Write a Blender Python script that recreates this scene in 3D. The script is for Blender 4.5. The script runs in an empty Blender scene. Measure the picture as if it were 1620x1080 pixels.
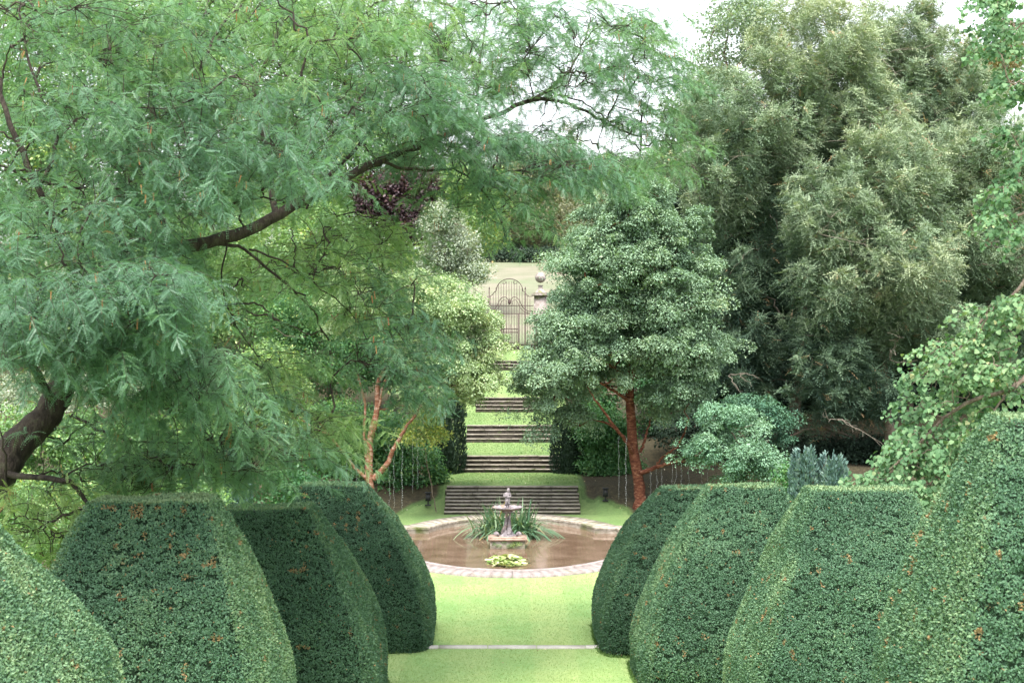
import bpy, math
import numpy as np
from math import radians as R, sin, cos, pi, tan, atan
from mathutils import Vector

# ------------------------------------------------------------------ camera, sky, sun, exposure
sc = bpy.context.scene
C = sc.collection
FPX, PITCH, EYE = 2400.0, 0.955, 7.46          # focal length in photo pixels, pitch down, eye height
cam_d = bpy.data.cameras.new('camera'); cam = bpy.data.objects.new('camera', cam_d); C.objects.link(cam)
cam.location = (0, 0, EYE); cam.rotation_euler = (R(90 - PITCH), 0, 0)
cam_d.sensor_width = 36; cam_d.lens = 36 * FPX / 1620; cam_d.clip_end = 3000; cam_d.clip_start = 0.1
cam_d.dof.use_dof = True; cam_d.dof.focus_distance = 38; cam_d.dof.aperture_fstop = 3.5
sc.camera = cam

SUN_EL, SUN_AZ = 66, 185                      # degrees; azimuth measured as in the sky texture
w = bpy.data.worlds.new('World'); sc.world = w; w.use_nodes = True
nt = w.node_tree; nt.nodes.clear()
sky = nt.nodes.new('ShaderNodeTexSky'); sky.sky_type = 'NISHITA'; sky.sun_disc = False
sky.sun_elevation = R(SUN_EL); sky.sun_rotation = R(SUN_AZ); sky.dust_density = 3.0; sky.air_density = 1.0
hs = nt.nodes.new('ShaderNodeHueSaturation'); hs.inputs['Saturation'].default_value = 0.28
bg = nt.nodes.new('ShaderNodeBackground'); bg.inputs['Strength'].default_value = 0.15
wo = nt.nodes.new('ShaderNodeOutputWorld')
nt.links.new(sky.outputs[0], hs.inputs['Color']); nt.links.new(hs.outputs[0], bg.inputs[0]); nt.links.new(bg.outputs[0], wo.inputs[0])
sd = bpy.data.lights.new('sun', 'SUN'); sd.energy = 2.0; sd.angle = R(20); sd.color = (1, 0.95, 0.86)
sun = bpy.data.objects.new('sun', sd); C.objects.link(sun)
_az, _el = R(SUN_AZ), R(SUN_EL)
_dir = Vector((sin(_az) * cos(_el), cos(_az) * cos(_el), sin(_el)))
sun.rotation_euler = _dir.to_track_quat('Z', 'Y').to_euler(); sun.location = (0, 0, 60)
sc.view_settings.view_transform = 'Standard'; sc.view_settings.look = 'None'
sc.view_settings.exposure = 1.85; sc.view_settings.gamma = 1.0
cy = sc.cycles
cy.max_bounces = 7; cy.diffuse_bounces = 4; cy.glossy_bounces = 2; cy.transmission_bounces = 3; cy.transparent_max_bounces = 4
cy.caustics_reflective = False; cy.caustics_refractive = False
cy.use_denoising = True

# ------------------------------------------------------------------ helpers
rng = np.random.default_rng(7)
cp, sp_ = cos(R(PITCH)), sin(R(PITCH))
def P(px, py, D):
    """world point at distance D (metres forward) seen at photo pixel px, py"""
    a = (px - 810) / FPX; b = -(py - 540) / FPX
    d = np.array([a, cp + b * sp_, -sp_ + b * cp])
    return np.array([0, 0, EYE]) + d * (D / d[1])

def nrm(a):
    return a / np.maximum(np.linalg.norm(a, axis=-1, keepdims=True), 1e-9)

def _hash(i, j, k, s):
    h = (i.astype(np.int64) * 374761393 + j.astype(np.int64) * 668265263 + k.astype(np.int64) * 2147483647 + s * 974634777)
    h = (h ^ (h >> 13)) * 1274126177
    h = h ^ (h >> 16)
    return (h & 0xffff) / 65535.0
def noise(p, scale=1.0, seed=0):
    q = np.asarray(p, float) * scale
    f0 = np.floor(q); t = q - f0; t = t * t * (3 - 2 * t); f0 = f0.astype(np.int64)
    r = 0
    for a in (0, 1):
        for b in (0, 1):
            for c in (0, 1):
                wgt = (t[..., 0] if a else 1 - t[..., 0]) * (t[..., 1] if b else 1 - t[..., 1]) * (t[..., 2] if c else 1 - t[..., 2])
                r = r + wgt * _hash(f0[..., 0] + a, f0[..., 1] + b, f0[..., 2] + c, seed)
    return r

class MB:
    """collects vertices and faces; build() links them as one mesh object"""
    def __init__(self):
        self.v = []; self.q = []; self.t = []; self.n = 0; self.poly = []
    def add(self, V, Q, tint=None):
        V = np.asarray(V, float).reshape(-1, 3); Q = np.asarray(Q, int)
        self.v.append(V); self.q.append(Q + self.n); self.n += len(V)
        self.t.append(np.full(len(Q), 0.5) if tint is None else np.broadcast_to(tint, (len(Q),)))
    def tris(self, V, T, tint=None):
        T = np.asarray(T, int); V = np.asarray(V, float)
        self.v.append(V); self.poly += [tuple(int(x) + self.n for x in f) for f in T]; self.n += len(V)
    def box(self, c, s, rz=0, tint=None, taper=1.0):
        c = np.array(c, float); sx, sy, sz = [x / 2 for x in s]
        V = np.array([[x * (taper if z > 0 else 1), y * (taper if z > 0 else 1), z] for z in (-sz, sz) for x, y in ((-sx, -sy), (sx, -sy), (sx, sy), (-sx, sy))])
        ca, sa = cos(rz), sin(rz)
        V = np.stack([V[:, 0] * ca - V[:, 1] * sa, V[:, 0] * sa + V[:, 1] * ca, V[:, 2]], 1) + c
        self.add(V, [(0, 3, 2, 1), (4, 5, 6, 7), (0, 1, 5, 4), (1, 2, 6, 5), (2, 3, 7, 6), (3, 0, 4, 7)], tint)
    def tube(self, pts, rad, sides=6, jit=0.0, tint=None):
        pts = np.asarray(pts, float); n = len(pts); rad = np.broadcast_to(rad, (n,))
        T = nrm(np.gradient(pts, axis=0))
        ref = np.array([0.0, 0.0, 1.0]) if abs(T[0, 2]) < 0.9 else np.array([1.0, 0, 0])
        rings = []
        u = nrm(np.cross(T[0], ref))
        for i in range(n):
            u = nrm(u - T[i] * np.dot(u, T[i])); v = np.cross(T[i], u)
            a = np.arange(sides) * 2 * pi / sides
            rr = rad[i] * (1 + jit * (rng.random(sides) - 0.5))
            rings.append(pts[i] + (np.cos(a) * rr)[:, None] * u + (np.sin(a) * rr)[:, None] * v)
        V = np.concatenate(rings)
        i = np.arange(n - 1)[:, None] * sides; k = np.arange(sides)[None]; k2 = (k + 1) % sides
        Q = np.stack([i + k, i + k2, i + sides + k2, i + sides + k], -1).reshape(-1, 4)
        self.add(V, Q, tint)
        self.poly.append(tuple(range(self.n - sides, self.n)))
    def lathe(self, prof, c, sides=24, sx=1, sy=1, wave=None):
        prof = np.asarray(prof, float); a = np.arange(sides) * 2 * pi / sides
        V = []
        for i, (r, z) in enumerate(prof):
            rr = np.full(sides, r)
            zz = np.full(sides, z)
            if wave is not None: rr = rr * (1 + wave[i] * np.cos(a * wave[-1])); zz = zz + 0.25 * r * abs(wave[i]) * np.cos(a * wave[-1])
            V.append(np.stack([rr * np.cos(a) * sx, rr * np.sin(a) * sy, zz], 1))
        V = np.concatenate(V) + np.array(c, float)
        n = len(prof); i = np.arange(n - 1)[:, None] * sides; k = np.arange(sides)[None]; k2 = (k + 1) % sides
        self.add(V, np.stack([i + k, i + k2, i + sides + k2, i + sides + k], -1).reshape(-1, 4))
    def build(self, name, mat, parent=None, smooth=False, **kw):
        me = bpy.data.meshes.new(name)
        V = np.concatenate(self.v) if self.v else np.zeros((0, 3))
        off = np.zeros(3)
        if parent is not None:
            off = np.array(parent.location); q_ = parent.parent
            while q_ is not None: off = off + np.array(q_.location); q_ = q_.parent
        elif 'origin' in kw:
            off = np.array(kw.pop('origin'), float)
        V = V - off
        Q = np.concatenate(self.q) if self.q else np.zeros((0, 4), int)
        T = np.concatenate(self.t) if self.t else np.zeros(0)
        extra = self.poly
        nq = len(Q); ne = len(extra)
        me.vertices.add(len(V)); me.vertices.foreach_set('co', V.astype(np.float32).ravel())
        le = sum(len(e) for e in extra)
        me.loops.add(nq * 4 + le); me.polygons.add(nq + ne)
        li = np.concatenate([Q.ravel(), np.array([x for e in extra for x in e], int)]) if le else Q.ravel()
        me.loops.foreach_set('vertex_index', li.astype(np.int32))
        st = np.arange(nq) * 4
        if ne:
            s = nq * 4; es = []
            for e in extra: es.append(s); s += len(e)
            st = np.concatenate([st, es])
        me.polygons.foreach_set('loop_start', st.astype(np.int32))
        a = me.attributes.new('tint', 'FLOAT', 'FACE')
        a.data.foreach_set('value', np.concatenate([T, np.full(ne, 0.5)]).astype(np.float32))
        me.update(calc_edges=True)
        if smooth: me.polygons.foreach_set('use_smooth', np.ones(nq + ne, bool))
        me.materials.append(mat)
        o = bpy.data.objects.new(name, me); C.objects.link(o); o.location = off if parent is None else (0, 0, 0)
        if parent is not None: o.parent = parent
        if kw: tag(o, **kw)
        return o

def tag(o, label=None, cat=None, group=None, kind=None):
    if label: o['label'] = label
    if cat: o['category'] = cat
    if group: o['group'] = group
    if kind: o['kind'] = kind
    return o
def thing(name, loc, label, cat, group=None):
    o = bpy.data.objects.new(name, None); C.objects.link(o); o.location = [float(x) for x in loc]
    o.empty_display_size = 0.2
    return tag(o, label, cat, group)

def place(mb, tmpl, quads, pos, d, up, size, tint, width=None):
    """put copies of a small template (x side, y along, z normal) at many positions"""
    pos = np.asarray(pos); N = len(pos)
    if N == 0: return
    d = nrm(d); s = nrm(np.cross(d, up)); n = np.cross(s, d)
    size = np.broadcast_to(size, (N,)); width = size if width is None else np.broadcast_to(width, (N,))
    tmpl = np.asarray(tmpl, float)
    V = (pos[:, None] + tmpl[None, :, 0, None] * (s * width[:, None])[:, None]
         + tmpl[None, :, 1, None] * (d * size[:, None])[:, None] + tmpl[None, :, 2, None] * (n * size[:, None])[:, None])
    k = len(tmpl); Q = (np.asarray(quads)[None] + (np.arange(N) * k)[:, None, None]).reshape(-1, 4)
    mb.add(V.reshape(-1, 3), Q, np.repeat(np.broadcast_to(tint, (N,)), len(quads)))

LEAF = [(0, 0, 0), (0.32, 0.45, 0.10), (0, 1, -0.08), (-0.32, 0.45, 0.10)]; LEAFQ = [(0, 1, 2, 3)]
BIG = [(0, 0, 0), (.38, .05, .06), (.52, .42, .10), (.30, .78, .04), (0, 1.05, -.12), (-.30, .78, .04), (-.52, .42, .10), (-.38, .05, .06), (0, .42, 0)]
BIGQ = [(0, 1, 2, 8), (8, 2, 3, 4), (8, 4, 5, 6), (0, 8, 6, 7)]

def frond(pairs, droop, lw=0.13, ll=0.17, seed=0):
    g = np.random.default_rng(seed); V = []; Q = []
    for i in range(pairs):
        t = 0.08 + 0.92 * i / (pairs - 1); y = t; z = -droop * t * t
        L = ll * (1 - 0.45 * abs(t - 0.45) * 1.3) * (0.9 + 0.2 * g.random())
        for s in (-1, 1):
            b = len(V); tz = -0.25 * L + g.normal() * 0.02; sl = 0.35 * L
            V += [(0, y, z), (s * L * .5, y + sl * .5 - lw * .28, z + tz * .3), (s * L, y + sl, z + tz), (s * L * .5, y + sl * .5 + lw * .28, z + tz * .3)]
            Q.append((b, b + 1, b + 2, b + 3))
    b = len(V); V += [(-.007, 0, 0), (.007, 0, 0), (.004, 1, -droop), (-.004, 1, -droop)]; Q.append((b, b + 1, b + 2, b + 3))
    return np.array(V), Q
def yewspray(k=9, seed=0):
    g = np.random.default_rng(seed); V = []; Q = []
    for i in range(k):
        t = i / (k - 1); L = 0.34 * (1.1 - 0.75 * t); a = g.normal() * 0.25
        s = -1 if i % 2 else 1
        if i == k - 1: s = 0
        dx = s * sin(0.9 + a) * L; dy = cos(0.9 + a) * L if s else 0.3; dz = g.normal() * 0.06 - 0.05
        z = -0.18 * t * t; b = len(V); wd = 0.055
        V += [(0, t * .75, z), (dx * .5 + wd * .6, t * .75 + dy * .5 - wd, z + dz * .5), (dx, t * .75 + dy, z + dz), (dx * .5 - wd * .6, t * .75 + dy * .5 + wd, z + dz * .5)]
        Q.append((b, b + 1, b + 2, b + 3))
    return np.array(V), Q
FR = [frond(11, 0.25, seed=1), frond(10, 0.45, seed=2), frond(12, 0.12, seed=3), frond(9, 0.6, seed=4)]
YS = [yewspray(9, s) for s in range(4)]

def clump(mb, tmpl, quads, cen, rad, n, size, tint0, tvar=0.12, up=0.5, out=0.6, rnd=0.6, shell=0.75, droop=0.2, seed=0, lump=0.25, under=0.25):
    """leaves on a lumpy ellipsoid: denser on top, leaves tilt outwards and a bit down"""
    g = np.random.default_rng(seed)
    u = nrm(g.normal(size=(int(n * 1.5), 3)))
    keep = (u[:, 2] > -0.2) | (g.random(len(u)) < under); u = u[keep][:n]
    r = 1 - (1 - shell) * g.random(len(u)) ** 1.3
    r = r * (1 + lump * (noise(u * 2.3 + seed * 7.1, 1.0, seed) - .5) * 2)
    pos = np.asarray(cen) + u * np.asarray(rad) * r[:, None]
    d = nrm(u * np.array([1, 1, .5]) * out + g.normal(size=u.shape) * rnd + np.array([0, 0, -droop]))
    upv = nrm(np.array([0, 0, up]) + u * 0.5 + g.normal(size=u.shape) * 0.35)
    place(mb, tmpl, quads, pos, d, upv, size * (0.7 + 0.6 * g.random(len(u))), np.clip(tint0 + tvar * g.normal(size=len(u)), 0, 1))

# ------------------------------------------------------------------ materials
def mat(name):
    m = bpy.data.materials.new(name); m.use_nodes = True; m.node_tree.nodes.clear(); return m, m.node_tree
def ramp(nt, cols, fac):
    r = nt.nodes.new('ShaderNodeValToRGB'); e = r.color_ramp.elements
    while len(e) > 1: e.remove(e[0])
    e[0].position = cols[0][0]; e[0].color = (*cols[0][1], 1)
    for p, c in cols[1:]:
        x = e.new(p); x.color = (*c, 1)
    nt.links.new(fac, r.inputs[0]); return r.outputs[0]
def leaf_mat(name, cols, transl=0.3, rough=0.55, spec=0.3, tcol=(1.25, 1.35, 0.55), lift=1.0):
    m, t = mat(name); N = t.nodes.new; L = t.links.new
    a = N('ShaderNodeAttribute'); a.attribute_name = 'tint'
    c = ramp(t, [(q_, tuple(min(.8, x * lift) for x in c_)) for q_, c_ in cols], a.outputs['Fac'])
    p = N('ShaderNodeBsdfPrincipled'); p.inputs['Roughness'].default_value = rough; p.inputs['Specular IOR Level'].default_value = spec
    L(c, p.inputs['Base Color'])
    o = N('ShaderNodeOutputMaterial')
    if transl > 0:
        mul = N('ShaderNodeMix'); mul.data_type = 'RGBA'; mul.blend_type = 'MULTIPLY'; mul.inputs[0].default_value = 1
        L(c, mul.inputs[6]); mul.inputs[7].default_value = (*tcol, 1)
        tr = N('ShaderNodeBsdfTranslucent'); L(mul.outputs[2], tr.inputs[0])
        mx = N('ShaderNodeMixShader'); mx.inputs[0].default_value = transl
        L(p.outputs[0], mx.inputs[1]); L(tr.outputs[0], mx.inputs[2]); L(mx.outputs[0], o.inputs[0])
    else: L(p.outputs[0], o.inputs[0])
    return m
def surf_mat(name, cols, scale=4, detail=6, rough=0.9, bump=0.3, bscale=None, stretch=(1, 1, 1), spec=0.3, extra=None):
    m, t = mat(name); N = t.nodes.new; L = t.links.new
    tc = N('ShaderNodeTexCoord'); mp = N('ShaderNodeMapping'); mp.inputs['Scale'].default_value = stretch; L(tc.outputs['Object'], mp.inputs[0])
    n = N('ShaderNodeTexNoise'); n.inputs['Scale'].default_value = scale; n.inputs['Detail'].default_value = detail; n.inputs['Roughness'].default_value = 0.65
    L(mp.outputs[0], n.inputs[0]); c = ramp(t, cols, n.outputs['Fac'])
    p = N('ShaderNodeBsdfPrincipled'); p.inputs['Roughness'].default_value = rough; p.inputs['Specular IOR Level'].default_value = spec
    if extra:   # second, larger stain colour
        n3 = N('ShaderNodeTexNoise'); n3.inputs['Scale'].default_value = extra[1]; n3.inputs['Detail'].default_value = 5; L(mp.outputs[0], n3.inputs[0])
        r3 = ramp(t, [(extra[2], (0, 0, 0)), (extra[3], (1, 1, 1))], n3.outputs['Fac'])
        mx = N('ShaderNodeMix'); mx.data_type = 'RGBA'; L(r3, mx.inputs[0]); L(c, mx.inputs[6]); mx.inputs[7].default_value = (*extra[0], 1); c = mx.outputs[2]
    L(c, p.inputs['Base Color'])
    n2 = N('ShaderNodeTexNoise'); n2.inputs['Scale'].default_value = bscale or scale * 4; n2.inputs['Detail'].default_value = 8; L(mp.outputs[0], n2.inputs[0])
    b = N('ShaderNodeBump'); b.inputs['Strength'].default_value = bump; b.inputs['Distance'].default_value = 0.05; L(n2.outputs['Fac'], b.inputs['Height']); L(b.outputs[0], p.inputs['Normal'])
    o = N('ShaderNodeOutputMaterial'); L(p.outputs[0], o.inputs[0]); return m

BR = (.30, .13, .05)
M = {}
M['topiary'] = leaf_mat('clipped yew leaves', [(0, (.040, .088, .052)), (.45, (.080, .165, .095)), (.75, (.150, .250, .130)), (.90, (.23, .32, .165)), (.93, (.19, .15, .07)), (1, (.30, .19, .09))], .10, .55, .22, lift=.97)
M['topiary_light'] = M['topiary']
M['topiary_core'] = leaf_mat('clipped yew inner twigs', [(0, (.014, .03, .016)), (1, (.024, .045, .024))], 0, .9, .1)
M['locust'] = leaf_mat('locust leaflets', [(0, (.075, .155, .10)), (.35, (.12, .235, .15)), (.6, (.16, .29, .14)), (.90, (.27, .37, .12)), (.94, (.32, .20, .08)), (1, (.40, .17, .08))], .36, .42, .42, (1.1, 1.2, .65), lift=1.0)
M['locust_pod'] = leaf_mat('locust pods', [(0, (.26, .11, .06)), (1, (.40, .22, .10))], .2)
M['maple'] = leaf_mat('maple leaves blue green', [(0, (.09, .155, .105)), (.5, (.20, .30, .20)), (.85, (.32, .42, .27)), (1, (.50, .51, .30))], .14, .62, .15, lift=1.08)
M['maple_pale'] = leaf_mat('maple leaves pale', [(0, (.16, .25, .14)), (.5, (.32, .43, .25)), (.85, (.46, .54, .31)), (1, (.58, .58, .32))], .2, .6, .2)
M['acer'] = leaf_mat('acer leaves', [(0, (.06, .15, .10)), (.5, (.15, .275, .175)), (1, (.25, .39, .26))], .14, .55, .3, lift=1.05)
M['yew'] = leaf_mat('yew needles', [(0, (.045, .085, .062)), (.4, (.12, .185, .115)), (.75, (.210, .270, .172)), (.93, (.30, .34, .21)), (1, (.34, .19, .11))], .14, .6, .25, lift=1.1)
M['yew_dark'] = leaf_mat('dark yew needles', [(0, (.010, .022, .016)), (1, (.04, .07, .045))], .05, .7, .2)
M['shrub'] = leaf_mat('shrub leaves', [(0, (.02, .07, .03)), (.5, (.05, .13, .05)), (.85, (.12, .22, .07)), (1, (.30, .34, .12))], .3, .5, .4, lift=1.4)
M['shrub_light'] = leaf_mat('light shrub leaves', [(0, (.06, .13, .05)), (.5, (.15, .26, .11)), (.85, (.30, .38, .14)), (1, (.50, .50, .16))], .35, .5, .4, lift=1.2)
M['silver'] = leaf_mat('silver leaves', [(0, (.12, .17, .12)), (.5, (.28, .34, .26)), (.95, (.46, .50, .40)), (1, (.6, .3, .1))], .25, .6, .3)
M['purple'] = leaf_mat('purple leaves', [(0, (.03, .018, .025)), (.6, (.065, .038, .048)), (1, (.15, .08, .075))], .25, .5, .4)
M['grey_tree'] = leaf_mat('distant leaves', [(0, (.13, .15, .11)), (.5, (.24, .25, .17)), (1, (.36, .33, .18))], .3, .7, .2)  # grey brown leaves; part of the grey stands in for distance haze
M['blue'] = leaf_mat('juniper scales', [(0, (.05, .10, .09)), (.6, (.11, .19, .17)), (1, (.22, .30, .26))], .05, .7, .2)
M['poplar'] = leaf_mat('poplar leaves', [(0, (.10, .16, .11)), (.6, (.20, .28, .20)), (1, (.36, .42, .32))], .3, .5, .4)
M['rusty'] = leaf_mat('rusty leaves', [(0, (.10, .15, .07)), (.5, (.20, .22, .10)), (1, (.36, .18, .09))], .3, .5, .4)
M['linden'] = leaf_mat('lime leaves', [(0, (.05, .13, .06)), (.5, (.12, .24, .11)), (.85, (.24, .36, .18)), (1, (.38, .40, .20))], .25, .6, .25, (1.2, 1.25, .5), lift=.85)
M['iris'] = leaf_mat('iris blades', [(0, (.05, .12, .07)), (.6, (.12, .22, .13)), (.92, (.24, .32, .18)), (1, (.38, .28, .12))], .2, .4, .5)
M['lily'] = leaf_mat('lily pads', [(0, (.10, .18, .04)), (.5, (.28, .36, .12)), (.8, (.55, .56, .30)), (1, (.62, .55, .38))], .1, .35, .5)
M['bark_dark'] = surf_mat('mossy dark bark', [(.3, (.012, .009, .008)), (.55, (.045, .035, .028)), (.75, (.08, .085, .05))], 9, stretch=(1, 1, .4), bump=.8)
M['bark_red'] = surf_mat('peeling red bark', [(.3, (.045, .014, .010)), (.48, (.125, .042, .026)), (.60, (.21, .088, .055)), (.70, (.38, .29, .24))], 5, stretch=(1, 1, 2.5), bump=.9, spec=.2)
M['bark_orange'] = surf_mat('peeling orange bark', [(.3, (.10, .036, .022)), (.5, (.22, .095, .055)), (.7, (.40, .31, .25))], 5, stretch=(1, 1, 2.5), bump=.9)
M['bark_grey'] = surf_mat('grey bark', [(.3, (.08, .06, .045)), (.7, (.24, .19, .15))], 9, bump=.6)
M['deadwood'] = surf_mat('bare grey wood', [(.3, (.11, .095, .075)), (.7, (.25, .22, .18))], 8)
M['stone'] = surf_mat('weathered stone', [(.3, (.15, .12, .105)), (.5, (.29, .25, .235)), (.7, (.42, .38, .365))], 5, bump=.5, extra=((.14, .17, .05), 1.6, .56, .70))
M['pink_stone'] = surf_mat('pinkish paving stone', [(.3, (.19, .155, .14)), (.55, (.29, .25, .24)), (.75, (.36, .32, .31))], 6, bump=.4, extra=((.17, .18, .09), .8, .58, .74))
M['mossy_stone'] = surf_mat('damp mossy stone', [(.3, (.20, .17, .13)), (.55, (.36, .32, .27)), (.75, (.46, .43, .38))], 6, bump=.5, extra=((.09, .11, .03), 1.3, .54, .70))
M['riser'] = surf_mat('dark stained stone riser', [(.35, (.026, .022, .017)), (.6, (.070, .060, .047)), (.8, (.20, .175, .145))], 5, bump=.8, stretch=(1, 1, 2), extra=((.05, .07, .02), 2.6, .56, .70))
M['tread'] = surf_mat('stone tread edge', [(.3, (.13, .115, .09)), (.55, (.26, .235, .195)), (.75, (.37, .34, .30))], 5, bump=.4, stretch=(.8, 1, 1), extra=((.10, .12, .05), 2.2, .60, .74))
M['pale_stone'] = surf_mat('pale edging stone', [(.3, (.42, .39, .35)), (.7, (.60, .57, .53))], 5, bump=.3)
M['warm_stone'] = surf_mat('warm brown slab', [(.3, (.20, .13, .10)), (.7, (.42, .31, .25))], 5, bump=.4)
M['earth'] = surf_mat('leaf litter', [(.3, (.05, .032, .022)), (.6, (.13, .08, .055)), (.75, (.20, .13, .08))], 5, bump=.6)
M['iron'] = surf_mat('wrought iron', [(.3, (.05, .035, .035)), (.7, (.12, .08, .075))], 12, rough=.7, bump=.1)
M['black'] = surf_mat('black plastic', [(.3, (.012, .012, .014)), (.7, (.03, .03, .032))], 12, rough=.5, bump=.1)
M['bead'] = surf_mat('clear white beads', [(.3, (.34, .36, .38)), (.7, (.60, .62, .65))], 12, rough=.3, bump=0)
M['statue'] = surf_mat('weathered lead grey stone', [(.3, (.10, .085, .09)), (.5, (.22, .195, .21)), (.7, (.36, .32, .33))], 9, bump=.6, extra=((.30, .19, .13), 3.5, .55, .7))

# lawn: mown grass with faint bands and leaf litter further back
def ground_mat():
    m, t = mat('mown grass'); N = t.nodes.new; L = t.links.new
    tc = N('ShaderNodeTexCoord')
    def nz(s, d=6, st=(1, 1, 1)):
        mp = N('ShaderNodeMapping'); mp.inputs['Scale'].default_value = st; L(tc.outputs['Object'], mp.inputs[0])
        n = N('ShaderNodeTexNoise'); n.inputs['Scale'].default_value = s; n.inputs['Detail'].default_value = d; n.inputs['Roughness'].default_value = .7; L(mp.outputs[0], n.inputs[0]); return n.outputs['Fac']
    a = N('ShaderNodeAttribute'); a.attribute_name = 'tint'
    fine = ramp(t, [(.3, (.21, .325, .115)), (.5, (.285, .40, .155)), (.7, (.35, .45, .20))], nz(14, 8))
    patch = ramp(t, [(.35, (.8, .92, .85)), (.5, (1, 1, 1)), (.68, (1.10, 1.03, 1.0))], nz(.45, 4))
    wv = N('ShaderNodeTexWave'); wv.wave_type = 'BANDS'; wv.bands_direction = 'X'; wv.inputs['Scale'].default_value = .17; wv.inputs['Distortion'].default_value = .25; wv.inputs['Detail'].default_value = 1; L(tc.outputs['Object'], wv.inputs[0])
    wr = ramp(t, [(.42, (.93, .97, .92)), (.58, (1.06, 1.02, 1.02))], wv.outputs['Fac'])
    mw = N('ShaderNodeMix'); mw.data_type = 'RGBA'; mw.blend_type = 'MULTIPLY'; mw.inputs[0].default_value = 1; L(patch, mw.inputs[6]); L(wr, mw.inputs[7]); patch = mw.outputs[2]
    mul = N('ShaderNodeMix'); mul.data_type = 'RGBA'; mul.blend_type = 'MULTIPLY'; mul.inputs[0].default_value = 1; L(fine, mul.inputs[6]); L(patch, mul.inputs[7])
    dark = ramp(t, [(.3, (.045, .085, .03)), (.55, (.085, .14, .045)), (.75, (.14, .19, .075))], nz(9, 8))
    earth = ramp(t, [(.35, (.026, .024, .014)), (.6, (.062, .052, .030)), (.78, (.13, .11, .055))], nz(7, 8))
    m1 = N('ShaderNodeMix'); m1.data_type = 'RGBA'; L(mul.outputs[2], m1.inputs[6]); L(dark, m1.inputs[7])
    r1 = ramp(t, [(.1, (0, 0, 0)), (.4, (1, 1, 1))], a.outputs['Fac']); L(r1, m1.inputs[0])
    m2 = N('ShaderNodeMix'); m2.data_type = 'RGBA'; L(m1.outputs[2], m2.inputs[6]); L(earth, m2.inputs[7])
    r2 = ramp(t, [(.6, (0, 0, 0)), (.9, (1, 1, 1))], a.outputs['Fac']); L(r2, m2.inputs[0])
    p = N('ShaderNodeBsdfPrincipled'); p.inputs['Roughness'].default_value = .85; p.inputs['Specular IOR Level'].default_value = .2
    L(m2.outputs[2], p.inputs['Base Color'])
    b = N('ShaderNodeBump'); b.inputs['Strength'].default_value = .6; b.inputs['Distance'].default_value = .03; L(nz(60, 4), b.inputs['Height']); L(b.outputs[0], p.inputs['Normal'])
    o = N('ShaderNodeOutputMaterial'); L(p.outputs[0], o.inputs[0]); return m
M['lawn'] = ground_mat()
M['meadow'] = surf_mat('dry pale meadow', [(.3, (.125, .135, .082)), (.5, (.175, .17, .12)), (.7, (.22, .195, .155))], .35, bump=.5, bscale=20, extra=((.14, .165, .095), .12, .45, .6))

def water_mat():
    m, t = mat('murky brown water'); N = t.nodes.new; L = t.links.new
    tc = N('ShaderNodeTexCoord'); n = N('ShaderNodeTexNoise'); n.inputs['Scale'].default_value = 1.3; n.inputs['Detail'].default_value = 5; L(tc.outputs['Object'], n.inputs[0])
    c = ramp(t, [(.35, (.115, .075, .05)), (.65, (.18, .125, .09))], n.outputs['Fac'])
    p = N('ShaderNodeBsdfPrincipled'); L(c, p.inputs['Base Color']); p.inputs['Roughness'].default_value = .06; p.inputs['IOR'].default_value = 1.33; p.inputs['Specular IOR Level'].default_value = .6
    n2 = N('ShaderNodeTexNoise'); n2.inputs['Scale'].default_value = 5; n2.inputs['Detail'].default_value = 3; L(tc.outputs['Object'], n2.inputs[0])
    b = N('ShaderNodeBump'); b.inputs['Strength'].default_value = .10; b.inputs['Distance'].default_value = .02; L(n2.outputs['Fac'], b.inputs['Height']); L(b.outputs[0], p.inputs['Normal'])
    o = N('ShaderNodeOutputMaterial'); L(p.outputs[0], o.inputs[0]); return m
M['water'] = water_mat()

# ------------------------------------------------------------------ the ground
PROF = [(-40, 6.0), (0, 5.4), (5, 4.6), (10, 3.6), (16, 2.4), (20, 1.5), (24, .9), (28, .3), (31, .03), (33.9, .02), (34.1, -.06), (57.1, 0), (59.6, .80), (63.9, .86), (65.0, 1.5), (70.6, 1.58), (72, 2.30), (80.5, 2.36), (82.1, 3.08), (88, 4.34), (89.5, 4.85), (95, 5.68)]
_OLD = [(-40, 8.8), (0, 8.5), (5, 7.0), (10, 5.5), (16, 4.0), (20, 2.75), (24, 1.65), (28, .75), (31, .16), (33.9, .02), (34.1, -.06), (47.3, 0),
        (48.7, .64), (50.4, .74), (51.6, 1.11), (53.5, 1.20), (54.8, 1.65), (57.2, 1.72), (58.7, 2.11), (63, 2.72), (64.4, 3.05), (68.6, 3.14)]
def gz(y):
    return np.interp(y, [p[0] for p in PROF], [p[1] for p in PROF])
FLIGHTS = [(57.1, 59.6, 0.0, .80, 8, 5.15, 0), (63.9, 65.0, .86, 1.5, 4, 4.5, 0), (70.6, 72, 1.58, 2.30, 4, 4.3, 0), (80.5, 82.1, 2.36, 3.08, 4, 3.9, 0), (88, 89.5, 4.34, 4.85, 3, 3.2, 0)]
DOLD = [0, 36, 40, 43.3, 46, 47.3, 49, 50.6, 53.5, 56, 60, 64, 68.4, 76, 84, 92, 113, 128, 140]
DNEW = [0, 36, 44, 50, 55.5, 57.2, 60.5, 64, 70.6, 77, 84, 90, 95, 104, 112, 122, 162, 185, 200]
def DM(d): return float(np.interp(d, DOLD, DNEW))
def arc(cx, cy_, r, a0, a1, n):
    a = np.linspace(R(a0), R(a1), n); return [(cx + r * cos(t), cy_ + r * sin(t)) for t in a]
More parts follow.
